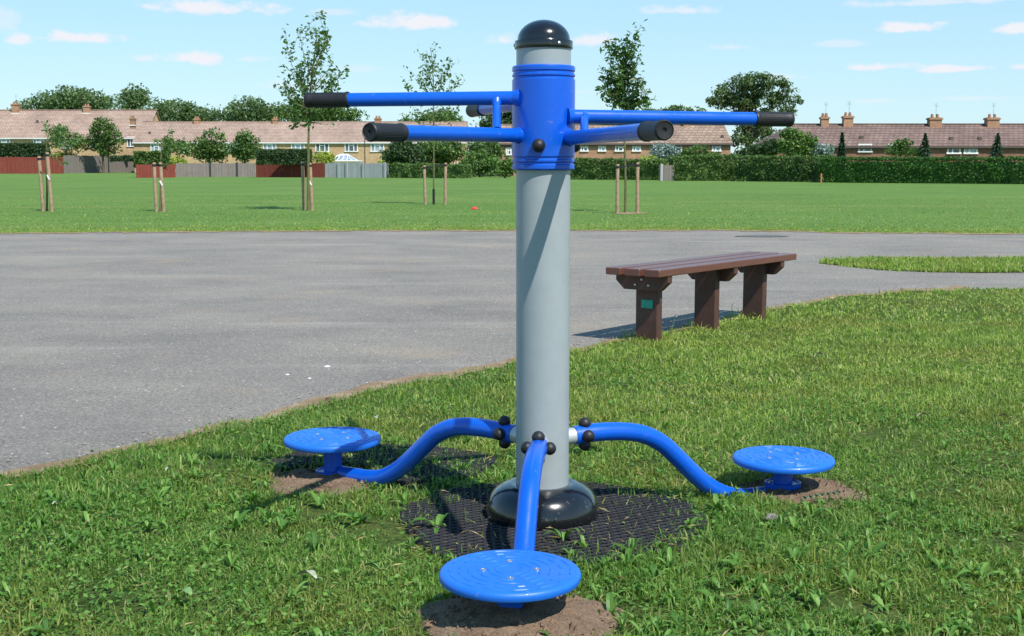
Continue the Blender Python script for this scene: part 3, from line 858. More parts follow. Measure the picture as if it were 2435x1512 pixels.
# ------------------------------------------------------------------ fences
def fence(u0, u1, vb0, vb1, vt0, vt1, mat, label, posts=(), pm=None, rails=False):
    p0, p1 = ground(u0, vb0), ground(u1, vb1)
    h = (at(u0, vt0, p0.y).z + at(u1, vt1, p1.y).z) / 2
    d = p1 - p0; L = d.length; ang = math.atan2(d.y, d.x)
    t = thing('wooden_fence', label, 'fence', (p0.x, p0.y, 0), ang)
    mb = MB(); n = int(L / .16)
    for i in range(n):
        w = L / n
        hh_ = h + rnd.uniform(-.03, .03) * h / 1.6
        mb.box(((i + .5) * w, rnd.uniform(-.008, .008), hh_ / 2 - .02), (w * .94, .022, hh_))
    mb.build('board_panel', mat, t)
    q = MB()
    for zz in (.3, .75): q.box((L / 2, .045, h * zz), (L, .05, .09))
    q.build('rail', mat, t)
    for (uu) in posts:
        x = (uu - u0) / (u1 - u0) * L
        mb = MB(); mb.box((x, -.06, h * .5 + .02), (.16, .09, h + .1)); mb.build('fence_post', pm or mat, t)
fence(-420, 152, 413, 413, 374, 372, M['fence_red'], 'red stained board fence under the wide clipped hedge at the photo edge', (28,), None)
fence(152, 322, 412, 410, 369, 371, M['fence_grey'], 'grey weathered board fence behind two dark posts and a small round tree', (254,), M['dark_metal'])
fence(324, 417, 423, 422, 391, 390, M['fence_red'], 'short red board fence between two grey fences', (), None)
fence(418, 608, 421, 420, 387, 388, M['fence_grey'], 'grey weathered board fence between two red board fences', (498, 562), M['dark_metal'])
fence(609, 772, 421, 422, 388, 388, M['fence_red'], 'red board fence below the dark clipped hedge behind the tall sapling', (), None)
fence(773, 924, 422, 423, 388, 387, M['fence_pale'], 'pale silvery board fence in front of the glass conservatory', (806, 826, 865, 916), M['fence_pale'])
fence(1566, 1602, 430, 430, 392, 392, M['fence_grey'], 'short grey board gate in a gap between two hedges', (1572,), M['fence_pale'])
# dark wire fence
def wire_fence():
    p0, p1 = ground(1098, 421), ground(1196, 419)
    d = p1 - p0; L = d.length
    h = at(1100, 401, p0.y).z
    t = thing('wire_fence', 'low dark wire mesh fence between the shrubs beside the post', 'fence', p0, math.atan2(d.y, d.x))
    mb = MB(); n = 44
    for i in range(n):
        x = L * i / n
        for s_ in (-1, 1):
            mb.tube([(x, .02 * s_, 0.02), (min(L, max(0, x + s_ * h * .5)), .02 * s_, h)], .012, 4)
    mb.build('mesh', M['dark_metal'], t)
    for i in range(4):
        q = MB(); q.box((L * i / 3, 0, h / 2), (.1, .1, h + .15)); q.build('fence_post', M['dark_metal'], t)
wire_fence()

# ------------------------------------------------------------------ hedges
def hedge(u0, u1, vb0, vb1, vt0, vt1, thick, mat, label, n=9000, leaf=.16, rough=.12, zb=None, Y=None, round_=.25):
    if Y is None: p0, p1 = ground(u0, vb0), ground(u1, vb1)
    else:
        p0, p1 = at(u0, vb0, Y), at(u1, vb1, Y)
    z0 = 0 if Y is None else min(p0.z, p1.z)
    h0, h1 = at(u0, vt0, p0.y).z, at(u1, vt1, p1.y).z
    d = Vector((p1.x - p0.x, p1.y - p0.y, 0)); L = d.length
    t = thing('hedge', label, 'hedge', (p0.x, p0.y, 0), math.atan2(d.y, d.x))
    a = rng.uniform(0, 1, n) * L
    H_ = h0 + (h1 - h0) * a / L
    # perimeter param across section: front up, top, back
    hh_ = (h0 + h1) / 2 - z0
    s = rng.uniform(0, hh_ + thick + hh_ * .3, n)
    y = np.where(s < hh_, 0, np.where(s < hh_ + thick, s - hh_, thick))
    zf = np.where(s < hh_, s / hh_, np.where(s < hh_ + thick, 1, 1 - (s - hh_ - thick) / hh_))
    ends = rng.uniform(0, 1, n) < min(.25, thick / L)
    a = np.where(ends, np.where(rng.uniform(0, 1, n) < .5, 0, L), a)
    y = np.where(ends, rng.uniform(0, thick, n), y); zf = np.where(ends, rng.uniform(0, 1, n), zf)
    # rounding of shoulders
    rq = np.clip((zf - (1 - round_)) / round_, 0, 1) ** 2 * round_ * .35 * hh_
    y = np.where(y < thick / 2, y + np.where(zf < 1, rq, 0), y - np.where(zf < 1, rq, 0))
    z = z0 + zf * (H_ - z0)
    bump = np.array([mnoise.noise((float(p) * 1.1, float(q) * 1.1, float(r) * 1.3)) + .5 * mnoise.noise((float(p) * 3, float(q) * 3, float(r) * 3 + 5)) for p, q, r in zip(a, y, z)])
    y = y - bump * rough * 1.5 * np.where(y < thick / 2, 1, -1); z = z + bump * rough * np.where(zf > .8, 1, .3)
    a = a + rng.normal(0, .03, n)
    P = np.stack([a, y, np.maximum(z, z0 + .02)], 1)
    P += rng.normal(0, leaf * .25, P.shape)
    V, Fc = leaf_quads(P, leaf, .4)
    # solid twiggy core
    m = .12
    core = MB()
    ns = max(2, int(L / 1.2))
    hz0, hz1 = h0 - m * 1.3, h1 - m * 1.3
    cv = []
    for i in range(ns + 1):
        x = m + (L - 2 * m) * i / ns; hc = h0 + (h1 - h0) * i / ns - m * 1.6
        sh = round_ * .3 * hh_ + m
        for (yy, zz) in ((m, z0), (m, z0 + (hc - z0) * (1 - round_)), (sh, hc), (thick - sh if thick > 2.2 * sh else sh * 1.05, hc), (thick - m, z0 + (hc - z0) * (1 - round_)), (thick - m, z0)):
            cv.append((x, yy, zz))
    cf = []
    for i in range(ns):
        for q in range(6):
            q2 = (q + 1) % 6
            A, B, C, D = i * 6 + q, i * 6 + q2, (i + 1) * 6 + q2, (i + 1) * 6 + q
            cf += [(A, B, C), (A, C, D)]
    for b_ in (0, ns * 6):
        cf += [(b_, b_ + k, b_ + k + 1) for k in range(1, 5)]
    V2 = np.vstack([V, np.array(cv)]); F2 = np.vstack([Fc, np.array(cf) + len(V)])
    np_mesh('foliage', V2, F2, mat, t)
hedge(1356, 1568, 427, 428, 380, 384, 1.6, M['lf_hedge'], 'loose green hedge beside the blue collar in front of the orange brick houses', 9000, .17, .16)
hedge(1600, 1752, 430, 430, 376, 371, 2.2, M['lf_hedge'], 'short rounded hedge next to the grey board gate', 8000, .16, .14)
hedge(1745, 1952, 431, 433, 374, 375, 2.4, M['lf_hedge'], 'olive green clipped hedge with its cut end by the orange marker post', 11000, .15, .12, round_=.35)
hedge(1944, 2560, 434, 439, 377, 377, 2.6, M['lf_box'], 'long dark clipped hedge with a bright green top at the photo edge', 26000, .13, .08, round_=.3)
hedge(922, 1098, 423, 424, 391, 396, 1.5, M['lf_hedge'], 'low green hedge under the two dark bushes at the end of the pale fence', 7000, .17, .18)
hedge(-300, 107, 384, 384, 341, 343, 1.6, M['lf_dark'], 'wide dark clipped hedge on top of the long red fence', 16000, .26, .14, Y=156)
hedge(320, 392, 396, 394, 364, 364, 1.5, M['lf_hedge'], 'small clipped hedge above the short red fence', 4000, .2, .14, Y=108)
hedge(611, 734, 391, 391, 358, 357, 1.5, M['lf_dark'], 'dark clipped hedge above the red fence behind the tall sapling', 6000, .18, .1, Y=109)
hedge(262, 372, 384, 384, 372, 373, 1.2, M['lf_dark'], 'thin dark strip of hedge above the grey fence', 2500, .2, .1, Y=161)
# orange marker post
g = ground(1947, 434)
mk = thing('marker_post', 'short orange marker post standing at the hedge end', 'post', (g.x, g.y - .5, 0))
q = MB(); q.bbox((0, 0, .25), (.09, .09, .54), .01); q.add([(-.045, -.045, .52), (.045, -.045, .52), (.045, .045, .52), (-.045, .045, .52), (0, 0, .58)], [(0, 1, 4), (1, 2, 4), (2, 3, 4), (3, 0, 4)])
q.build('post', simple('orange_stake', (.42, .16, .07, 1), .7), mk)

# ------------------------------------------------------------------ houses
def window_mb(x, z, w, h, style):
    f = MB(); t_ = .12; y = -.035
    f.box((x, y, z + h / 2 - t_ / 2), (w, .09, t_)); f.box((x, y - .02, z - h / 2 + t_ / 2), (w + .12, .14, t_))
    for sx in (-1, 1): f.box((x + sx * (w / 2 - t_ / 2), y, z), (t_, .09, h - 2 * t_))
    if style == 'triple':
        for sx in (-1, 1): f.box((x + sx * w * .19, y, z), (t_, .085, h - 2 * t_))
        f.box((x, y, z + h * .18), (w * .38 - t_, .085, t_))
    elif style == 'double':
        f.box((x - w * .1, y, z), (t_, .085, h - 2 * t_)); f.box((x + w * .2, y, z + h * .14), (w * .5, .08, t_))
    else:
        f.box((x, y, z), (t_, .085, h - 2 * t_))
    return f
def terrace(name, label, u0, u1, Y, v_eave, v_ridge, depth, wallm, roofm, windows, chimneys, vents=(), hip=0.0, cat='terrace'):
    a, b = at(u0, v_eave, Y), at(u1, v_eave, Y)
    L = b.x - a.x; he = a.z
    hr = at((u0 + u1) / 2, v_ridge, Y + depth / 2).z
    t = thing(name, label, cat, (a.x, Y, 0))
    mb = MB()
    if hip:
        mb.box((L / 2, depth / 2, he / 2), (L, depth, he))
    else:
        mb.prism([(0, 0), (depth, 0), (depth, he - .02), (depth / 2, hr - .2), (0, he - .02)], lambda p, q, d: Vector((d, p, q)), 0, L)
    mb.build('wall', wallm, t)
    r = MB(); oh = .2; th = .16
    sl = (hr - he) / (depth / 2)
    def sec(x): return [(x, -oh, he - sl * oh), (x, depth / 2, hr), (x, depth + oh, he - sl * oh)]
    xl, xr = -.18, L + .18
    if hip:
        V = [(xl - .1, -oh, he - sl * oh), (xr, -oh, he - sl * oh), (xr, depth + oh, he - sl * oh), (xl - .1, depth + oh, he - sl * oh), (hip, depth / 2, hr), (xr, depth / 2, hr)]
        V += [(p[0], p[1], p[2] - th) for p in V[:4]]
        r.add(V, [(0, 1, 5, 4), (2, 3, 4, 5), (0, 4, 3), (1, 2, 5), (0, 6, 7, 1), (1, 7, 8, 2), (2, 8, 9, 3), (3, 9, 6, 0), (6, 9, 8, 7)])
        ridge0 = hip
    else:
        A, B = sec(xl), sec(xr)
        V = A + B + [(p[0], p[1], p[2] - th) for p in A + B]
        r.add(V, [(0, 3, 4, 1), (1, 4, 5, 2), (6, 7, 10, 9), (7, 8, 11, 10), (0, 1, 7, 6), (1, 2, 8, 7), (3, 9, 10, 4), (4, 10, 11, 5), (0, 6, 9, 3), (2, 5, 11, 8)])
        ridge0 = xl
    # ridge tiles
    nt = int((xr - ridge0) / .5)
    for i in range(nt):
        x = ridge0 + (i + .5) * (xr - ridge0) / nt
        r.box((x, depth / 2, hr + .03), ((xr - ridge0) / nt * .96, .26, .12))
    rf = r.build('roof', roofm, t)
    q = MB(); q.box((L / 2, -oh - .05, he - sl * oh - .10), (L + .3, .11, .12)); q.box((L / 2, -.13, he - .30), (L, .22, .05)); q.build('gutter', M['white'] if wallm == M['brick_yellow'] else M['gutter'], t)
    for (uc, vt, w, vb) in chimneys:
        c = at(uc, vt, Y + depth / 2); cx = c.x - a.x; ww = w * (Y + depth / 2) / F
        q = MB(); q.box((cx, depth / 2 - .3, (hr - .9 + c.z) / 2), (ww, ww * .8, c.z - hr + .9)); q.box((cx, depth / 2 - .3, c.z - .12), (ww + .16, ww * .8 + .16, .14))
        for sx in (-.22, .22): q.lathe([(.13, 0), (.15, .06), (.11, .28), (.12, .34)], (cx + sx * ww, depth / 2 - .3, c.z - .03), 10)
        ch = q.build('chimney', brick_chim, rf)
        q = MB(); zb = hr - .25
        q.box((cx, depth / 2 - .3 - ww * .4 - .05, zb - .22), (ww + .2, .09, .12)); q.build('flashing', M['white'], rf)
        if w > 15:
            q = MB(); q.tube([(cx + .1, depth / 2 - .3, c.z), (cx + .1, depth / 2 - .3, c.z + 1.1)], .012, 5)
            for k in range(4): q.box((cx + .1, depth / 2 - .3, c.z + 1.0 + .09 * k), (.4 - .05 * k, .012, .012))
            q.build('aerial', M['dark_metal'], rf)
    for (uc, vc) in vents:
        p = at(uc, vc, Y + depth * .12); x = p.x - a.x; y = depth * .12
        # put on the slope at that height
        y = (p.z - he) / sl
        q = MB(); q.box((x, y - .05, p.z + .05), (.28, .3, .3)); q.box((x, y - .25, p.z - .16), (.75, .1, .06)); q.build('vent', M['gutter'], rf)
    for (uc, vc, wpx, hpx, st, gl) in windows:
        p = at(uc, vc, Y); x = p.x - a.x; w, h = wpx * Y / F, hpx * Y / F
        f = window_mb(x, p.z, w, h, st)
        wo = f.build('window', M['white'], t)
        g_ = MB(); g_.box((x, -.008, p.z), (w - .16, .012, h - .16)); g_.build('pane', M[gl], wo)
    return t
brick_chim = M['brick_orange']
terrace('terrace', 'tall yellow brick terrace with pinkish roof behind the long red fence', -520, 345, 176, 325, 262, 11, M['brick_yellow'], M['roof_pink'],
        [(-260, 343, 30, 26, 'triple', 'glass'), (-140, 343, 30, 26, 'triple', 'glass_pale'), (10, 343, 30, 26, 'triple', 'glass_pale'), (92, 342, 26, 24, 'triple', 'glass_pale'), (158, 341, 24, 24, 'triple', 'glass'), (228, 338, 26, 22, 'triple', 'glass_pale'), (315, 337, 26, 24, 'triple', 'glass')],
        [(39, 247, 16, 260), (208, 252, 14, 262)], [(78, 288)])
terrace('terrace', 'long yellow brick terrace with pinkish roof behind the glass conservatory', 318, 1106, 166, 336, 290, 10, M['brick_yellow'], M['roof_pink'],
        [(372, 352, 28, 22, 'triple', 'glass_pale'), (440, 352, 28, 22, 'triple', 'glass'), (552, 352, 28, 22, 'triple', 'glass_pale'), (641, 348, 32, 21, 'triple', 'glass_pale'), (708, 348, 32, 21, 'triple', 'glass_pale'), (766, 350, 32, 22, 'triple', 'glass'), (835, 350, 31, 22, 'triple', 'glass'), (897, 350, 32, 22, 'triple', 'glass_pale'),
         (1085, 393, 12, 12, 'double', 'glass'), (855, 393, 12, 10, 'double', 'glass'), (1065, 352, 26, 20, 'triple', 'glass')],
        [(317, 281, 12, 290), (469, 282, 12, 290), (655, 283, 11, 290), (899, 281, 15, 290)], [(352, 316), (995, 312)])
terrace('terrace', 'orange brick terrace with patterned buff tiles and a gable end', 1184, 1737, 121, 339, 297, 10, M['brick_orange'], M['roof_buff'],
        [(1209, 360, 14, 18, 'double', 'glass'), (1389, 353, 18, 15, 'double', 'glass'), (1431, 353, 18, 15, 'double', 'glass_pale'), (1472, 353, 20, 15, 'double', 'glass'), (1513, 353, 20, 15, 'double', 'glass_pale'), (1608, 354, 26, 21, 'double', 'glass'), (1703, 352, 21, 17, 'double', 'glass_pale')],
        [(1630, 288, 14, 297)], [(1718, 326)])
terrace('terrace', 'brown brick terrace with hipped brown roof and four stout chimneys', 1838, 2560, 108, 345, 296, 10, M['brick_red'], M['roof_brown'],
        [(2056, 352, 32, 20, 'double', 'glass'), (2125, 352, 30, 20, 'double', 'glass_pale'), (2267, 356, 32, 20, 'double', 'glass'), (2307, 356, 32, 20, 'double', 'glass_pale'), (2460, 356, 32, 20, 'double', 'glass')],
        [(1958, 278, 18, 294), (2013, 276, 22, 294), (2219, 280, 28, 296), (2355, 280, 28, 296)], [(2050, 329), (2262, 331), (2330, 331)], hip=2.6)

# conservatory
def conservatory():
    Y = 128; a, b = at(778, 384, Y), at(848, 384, Y)
    L = b.x - a.x; he = at(800, 383, Y).z; hp = at(812, 368, Y + 2).z
    t = thing('conservatory', 'white framed glass conservatory roof peeping over the pale fence', 'conservatory', (a.x, Y, 0))
    mb = MB(); mb.box((L / 2, 1.8, he / 2 - .05), (L, 3.6, he - .1)); mb.build('wall', M['white'], t)
    r = MB(); ap = [(L * .38, 1.8, hp), (L * .62, 1.8, hp)]
    c = [(-.1, -.1, he), (L + .1, -.1, he), (L + .1, 3.7, he), (-.1, 3.7, he)]
    r.add(c + ap, [(0, 1, 5, 4), (1, 2, 5), (2, 3, 4, 5), (3, 0, 4), (3, 2, 1, 0)]); rf = r.build('glass_roof', M['glass_pale'], t)
    q = MB()
    for p, e in ((c[0], ap[0]), (c[1], ap[1]), (ap[0], ap[1]), (c[0], c[1]), (c[1], c[2]), (c[0], c[3])):
        q.tube([(p[0], p[1], p[2] + .03), (e[0], e[1], e[2] + .03)], .06, 6)
    for k in range(1, 6):
        x = L * k / 6; xe = min(max(x, ap[0][0]), ap[1][0])
        q.tube([(x, -.1, he + .03), (xe, 1.8 if ap[0][0] <= x <= ap[1][0] else 1.75, hp + .02)], .045, 6)
    q.build('glazing_bar', M['white'], rf)
conservatory()
g = ground(868, 421)
pl = thing('pole', 'thin dark pole rising behind the pale fence below the handlebar grip', 'pole', (g.x * 1.05, g.y * 1.05, 0))
q = MB(); hp = at(868, 318, g.y * 1.05).z; q.tube([(0, 0, -.2), (0, 0, hp * .4), (0, 0, hp)], [.06, .05, .035], 8); q.build('shaft', M['dark_metal'], pl)
q = MB(); q.lathe([(.05, 0), (.16, .05), (.12, .22), (0, .26)], (0, 0, hp), 12); q.build('lantern', M['dark_metal'], pl)

# ------------------------------------------------------------------ distant trees and garden shrubs
def tree_px(name, label, Y, base_u, specs, mat, nclump, cr, per, leaf, trunk_h=2.5, trunk_r=.25, group=None, shell=.55, flat=.75, cat='tree', nlimb=9):
    loc = (at(base_u, 390, Y).x, Y, 0)
    return bg_tree(name, label, loc, blob_px(specs, Y, loc), M[mat], nclump, cr, per, leaf, trunk_h, trunk_r, group, nlimb, shell, flat, cat)
BG = 'broad trees rising behind the terraces'
tree_px('broadleaf_tree', 'widest dark tree rising over the tall terrace roof between its two chimneys', 205, 160, [(150, 240, 60, 28), (110, 248, 38, 22), (205, 246, 60, 20), (60, 258, 22, 14), (255, 250, 34, 16)], 'lf_far', 170, 1.5, 42, .52, 7, .5, BG)
tree_px('broadleaf_tree', 'tall narrow grey green tree at the end of the tall terrace roof', 225, 312, [(318, 232, 26, 26), (300, 245, 20, 20), (335, 242, 16, 18)], 'lf_far', 70, 1.4, 38, .5, 7, .4, BG)
tree_px('broadleaf_tree', 'rounded dark tree over the long terrace roof nearest the tall terrace', 200, 425, [(412, 268, 55, 24), (375, 275, 30, 18), (470, 276, 48, 16), (515, 280, 25, 12)], 'lf_far', 130, 1.4, 40, .5, 6, .45, BG)
tree_px('broadleaf_tree', 'dark tree over the long terrace roof beside the tall sapling crown', 200, 595, [(590, 262, 42, 22), (630, 272, 40, 16), (560, 272, 26, 16)], 'lf_far', 110, 1.4, 40, .5, 6, .45, BG)
tree_px('broadleaf_tree', 'broad tree seen through the tall sapling under the long handlebar', 190, 760, [(745, 262, 60, 26), (800, 275, 46, 18), (700, 274, 40, 18), (838, 282, 16, 10)], 'lf_hedge', 150, 1.4, 40, .5, 6, .45, BG)
tree_px('broadleaf_tree', 'pair of rounded crowns as one tree behind the slender sapling', 185, 1030, [(1040, 290, 46, 20), (990, 294, 36, 14), (1072, 296, 26, 14)], 'lf_hedge', 110, 1.3, 40, .48, 6, .4, BG)
tree_px('broadleaf_tree', 'dark round tree half hidden behind the blue collar', 160, 1185, [(1180, 290, 34, 30), (1200, 270, 26, 24), (1160, 305, 22, 18), (1190, 320, 30, 18)], 'lf_dark', 110, 1.1, 40, .42, 5, .4, BG)
tree_px('broadleaf_tree', 'low dark tree top just over the patterned buff roof', 190, 1605, [(1605, 262, 20, 8), (1590, 270, 26, 8), (1640, 266, 14, 6), (1665, 268, 14, 6)], 'lf_far', 60, .8, 36, .4, 7, .3, BG, shell=.2)
tree_px('broadleaf_tree', 'faint tree top over the buff roof close to the cherry sapling', 200, 1540, [(1525, 266, 24, 5), (1550, 268, 14, 5)], 'lf_far', 30, .6, 30, .36, 7, .3, BG, shell=.2)
tree_px('spreading_tree', 'large spreading tree with airy layered crown between two terraces', 128, 1778,
        [(1790, 195, 60, 16), (1760, 215, 62, 16), (1835, 212, 58, 18), (1710, 236, 40, 10), (1790, 240, 80, 16), (1868, 238, 38, 12), (1735, 252, 40, 8), (1850, 262, 46, 10), (1785, 275, 50, 14), (1790, 310, 40, 22), (1760, 330, 34, 18), (1825, 325, 28, 18)],
        'lf_big', 250, .72, 44, .30, 3.6, .38, None, .25, .6, 'tree', 26)
GS = 'garden trees and shrubs around the terraces'
tree_px('garden_tree', 'small round green tree in front of the tall terrace', 163, 245, [(246, 312, 28, 28), (230, 335, 22, 18), (265, 325, 22, 22), (250, 350, 30, 14)], 'lf_hedge', 90, .8, 38, .36, 2.2, .16, GS)
tree_px('garden_shrub', 'greyish loose shrub beside the tagged stake by the tall terrace', 163, 165, [(140, 315, 22, 16), (165, 335, 32, 18), (190, 340, 20, 18)], 'lf_bush', 50, .8, 30, .34, 1.5, .12, GS, cat='shrub')
tree_px('garden_tree', 'round green tree in front of the long terrace over the grey fence', 140, 498, [(500, 335, 28, 24), (488, 355, 22, 18), (515, 355, 22, 22), (500, 372, 28, 12)], 'lf_hedge', 80, .75, 38, .33, 2, .15, GS)
tree_px('garden_tree', 'egg shaped green tree between the grey fence and the long terrace', 138, 582, [(585, 340, 22, 22), (575, 358, 22, 20), (598, 358, 16, 18)], 'lf_hedge', 70, .7, 38, .32, 2, .15, GS)
tree_px('garden_shrub', 'loose greyish shrub in front of the long terrace by the tagged stake', 140, 425, [(410, 345, 18, 12), (430, 358, 30, 14), (445, 352, 16, 14)], 'lf_bush', 45, .7, 30, .3, 1.2, .1, GS, cat='shrub')
tree_px('garden_shrub', 'low yellow green shrub peeping over the red fence beside the conservatory', 126, 772, [(768, 375, 22, 10), (785, 380, 16, 8)], 'lf_yellow', 30, .5, 30, .25, .6, .08, GS, cat='shrub')
tree_px('garden_shrub', 'low yellow green shrub between the two grey fences and the small clipped hedge', 126, 408, [(405, 384, 14, 8), (420, 386, 20, 7)], 'lf_yellow', 24, .5, 26, .25, .6, .08, GS, cat='shrub')
tree_px('garden_shrub', 'yellow green shrub over the grey fence under the tall terrace', 163, 150, [(140, 368, 14, 8), (160, 366, 18, 8)], 'lf_yellow', 24, .5, 26, .28, .6, .08, GS, cat='shrub')
tree_px('garden_shrub', 'low yellow green shrub above the far end of the pale fence', 126, 930, [(940, 382, 20, 7), (915, 386, 16, 5)], 'lf_yellow', 20, .5, 26, .25, .6, .08, GS, cat='shrub')
tree_px('garden_tree', 'dark bushy tree at the end of the pale fence', 112, 955, [(958, 362, 36, 26), (940, 372, 24, 18), (980, 375, 26, 18)], 'lf_dark', 130, .6, 44, .27, 1.5, .14, GS)
tree_px('garden_tree', 'mid green bushy tree behind the black sleeved sapling', 114, 1045, [(1045, 352, 46, 18), (1030, 368, 36, 22), (1070, 362, 30, 20)], 'lf_hedge', 130, .6, 42, .27, 1.5, .14, GS)
tree_px('garden_shrub', 'pale green rounded shrub behind the wire fence', 112, 1140, [(1138, 388, 36, 22), (1120, 400, 22, 16), (1165, 396, 24, 16)], 'lf_bush', 80, .55, 38, .25, .8, .1, GS, cat='shrub')
tree_px('garden_tree', 'upright mid green tree next to the orange brick terrace end', 118, 1150, [(1150, 352, 22, 28), (1125, 365, 16, 20), (1172, 362, 18, 24)], 'lf_hedge', 80, .55, 38, .25, 1.5, .12, GS)
tree_px('garden_shrub', 'small green shrub against the blue collar beside the wire fence', 104, 1200, [(1198, 402, 20, 16), (1212, 395, 14, 16)], 'lf_bush', 40, .45, 36, .24, .6, .08, GS, cat='shrub')
tree_px('garden_shrub', 'silver grey shrub in front of the orange brick terrace', 100, 1578, [(1575, 362, 22, 16), (1592, 368, 18, 14), (1560, 370, 16, 10)], 'lf_silver', 70, .42, 38, .2, 1, .08, GS, cat='shrub')
tree_px('garden_shrub', 'rounded olive shrub between two windows of the orange brick terrace', 98, 1660, [(1655, 366, 30, 16), (1640, 374, 24, 10), (1685, 374, 26, 9)], 'lf_hedge', 80, .42, 38, .2, 1, .08, GS, cat='shrub')
tree_px('garden_shrub', 'bright yellow green shrub behind the hedge by the cherry sapling', 98, 1545, [(1545, 384, 26, 8), (1530, 388, 16, 6)], 'lf_yellow', 40, .35, 32, .18, .6, .06, GS, cat='shrub')
tree_px('garden_shrub', 'dark loose shrub under the large spreading tree', 98, 1812, [(1800, 358, 26, 12), (1835, 352, 24, 16), (1770, 364, 22, 8)], 'lf_dark', 70, .45, 38, .22, 1, .1, GS, cat='shrub')
tree_px('garden_tree', 'bright leafy tree with two peaks in front of the hipped roof', 92, 1890, [(1885, 330, 24, 24), (1875, 350, 22, 18), (1918, 345, 18, 22), (1900, 355, 30, 14)], 'lf_bush', 120, .42, 42, .22, 1.5, .12, GS)
tree_px('garden_shrub', 'grey green shrub between the two peaked tree and slim conifer', 92, 1955, [(1950, 358, 20, 14), (1965, 364, 14, 8)], 'lf_silver', 36, .4, 34, .2, .7, .08, GS, cat='shrub')
def conifer(label, u, vt, w, Y, n=1500):
    c = at(u, vt, Y); h = c.z; t = thing('conifer', label, 'tree', (c.x, Y, 0), 0, 'small conifers in front of the brown brick terrace')
    rb = w * Y / F / 2
    zz = rng.uniform(0, 1, n) ** 1.3; lay = np.floor(zz * 11) / 11 + rng.uniform(0, .05, n)
    a = rng.uniform(0, 2 * math.pi, n); tier = 1 - .35 * ((zz * 11) % 1)
    r = rb * (1 - zz) ** .8 * tier * rng.uniform(.3, 1.05, n)
    P = np.stack([r * np.cos(a), r * np.sin(a), .25 + zz * (h - .25) - r * .25], 1)
    D = np.stack([np.cos(a), np.sin(a), np.full(n, -.3)], 1)
    V, Fc = leaf_quads(P, .26, .6, .4, D); np_mesh('crown', V, Fc, M['lf_conifer'], t)
    q = MB(); q.tube([(0, 0, -.1), (0, 0, h * .95)], [.09, .015], 7); q.build('trunk', M['bark'], t)
conifer('slim conifer standing beside the two stout chimneys of the brown terrace', 2002, 316, 42, 98)
conifer('broader conifer before the third chimney of the brown terrace', 2200, 318, 66, 98)
conifer('conifer before the last chimney of the brown terrace', 2372, 318, 66, 98)
tree_px('garden_shrub', 'olive loose shrub between window and broader conifer of the brown terrace', 99, 2155, [(2150, 345, 22, 12), (2135, 358, 26, 10), (2168, 362, 18, 8)], 'lf_hedge', 46, .42, 34, .2, .8, .08, GS, cat='shrub')

# ------------------------------------------------------------------ grass, weeds (ground cover)
def keep_mask(x, y, margin=0.0):
    """lawn points, minus mats/sand"""
    k = y < lawn_y(x) - margin + rng.normal(.0, .03, len(x)) + .03 * nz(x, y, 13.0, 1.0)
    pm = np.hypot((x - PX - .03) / .485, (y - PY + .03) / .47)
    prob = np.ones_like(x)
    prob = np.where(pm < .72, .02, np.where(pm < 1.0, .02 + (pm - .72) / .28 * .55, prob))
    p2 = np.hypot((x - MAT2[0]) / MAT2[2], (y - MAT2[1]) / MAT2[3])
    prob = np.where(p2 < 1.0, np.minimum(prob, .70), prob)
    for kx, (a, b, r, h, sd, sx, sy) in SP.items():
        q = np.hypot((x - a) / (r * sx), (y - b) / (r * sy))
        q = q + .22 * np.sin(np.arctan2(y - b, x - a) * 5 + sd) * .5
        prob = np.where(q < .70, .0, np.where(q < 1.05, np.minimum(prob, (q - .70) / .35 * .8), prob))
    return k & (rng.uniform(0, 1, len(x)) < prob) & (np.hypot(x - PX, y - PY) > .185)
def nz(x, y, s, o=0.0):
    # cheap value noise via sines
    return (np.sin(x * s + 1.3 * np.sin(y * s * .7 + o)) + np.sin(y * s * 1.13 + 1.7 * np.sin(x * s * .6 + 2 * o)) + np.sin((x + y) * s * .57 + o * 3)) / 3
def sample_lawn(n, y0, y1, dens_pow=0.0):
    y = rng.uniform(y0, y1, n)
    x = rng.uniform(-1, 1, n) * (y * .46 + .35)
    return x, y
def blades(x, y, hmin, hmax, wid, lean=.7, z0=.008):
    n = len(x)
    h = rng.uniform(hmin, hmax, n) * (1 + .35 * nz(x, y, 3.1)) * (.75 + .5 * rng.uniform(0, 1, n) ** 2)
    a = rng.uniform(0, 2 * math.pi, n)
    la = a + rng.normal(0, .6, n)
    l = h * np.abs(rng.normal(.0, lean, n)).clip(0, 2.2)
    vz = h / np.sqrt(1 + (l / h) ** 2 * .8)
    w = wid * rng.uniform(.6, 1.5, n)
    sx, sy = -np.sin(a), np.cos(a)
    lx, ly = np.cos(la), np.sin(la)
    z = np.full(n, z0)
    b0 = np.stack([x - sx * w / 2, y - sy * w / 2, z], 1); b1 = np.stack([x + sx * w / 2, y + sy * w / 2, z], 1)
    mx, my, mz = x + lx * l * .38, y + ly * l * .38, z + vz * .62
    m0 = np.stack([mx - sx * w * .4, my - sy * w * .4, mz], 1); m1 = np.stack([mx + sx * w * .4, my + sy * w * .4, mz], 1)
    t = np.stack([x + lx * l, y + ly * l, z + vz], 1)
    V = np.stack([b0, b1, m1, m0, t], 1).reshape(-1, 3)
    i = np.arange(n)[:, None] * 5
    Fc = np.concatenate([i + [[0, 1, 2]], i + [[0, 2, 3]], i + [[3, 2, 4]]], 0)
    return V, Fc
G = {'grass': [[], [], 0], 'grass_dry': [[], [], 0]}
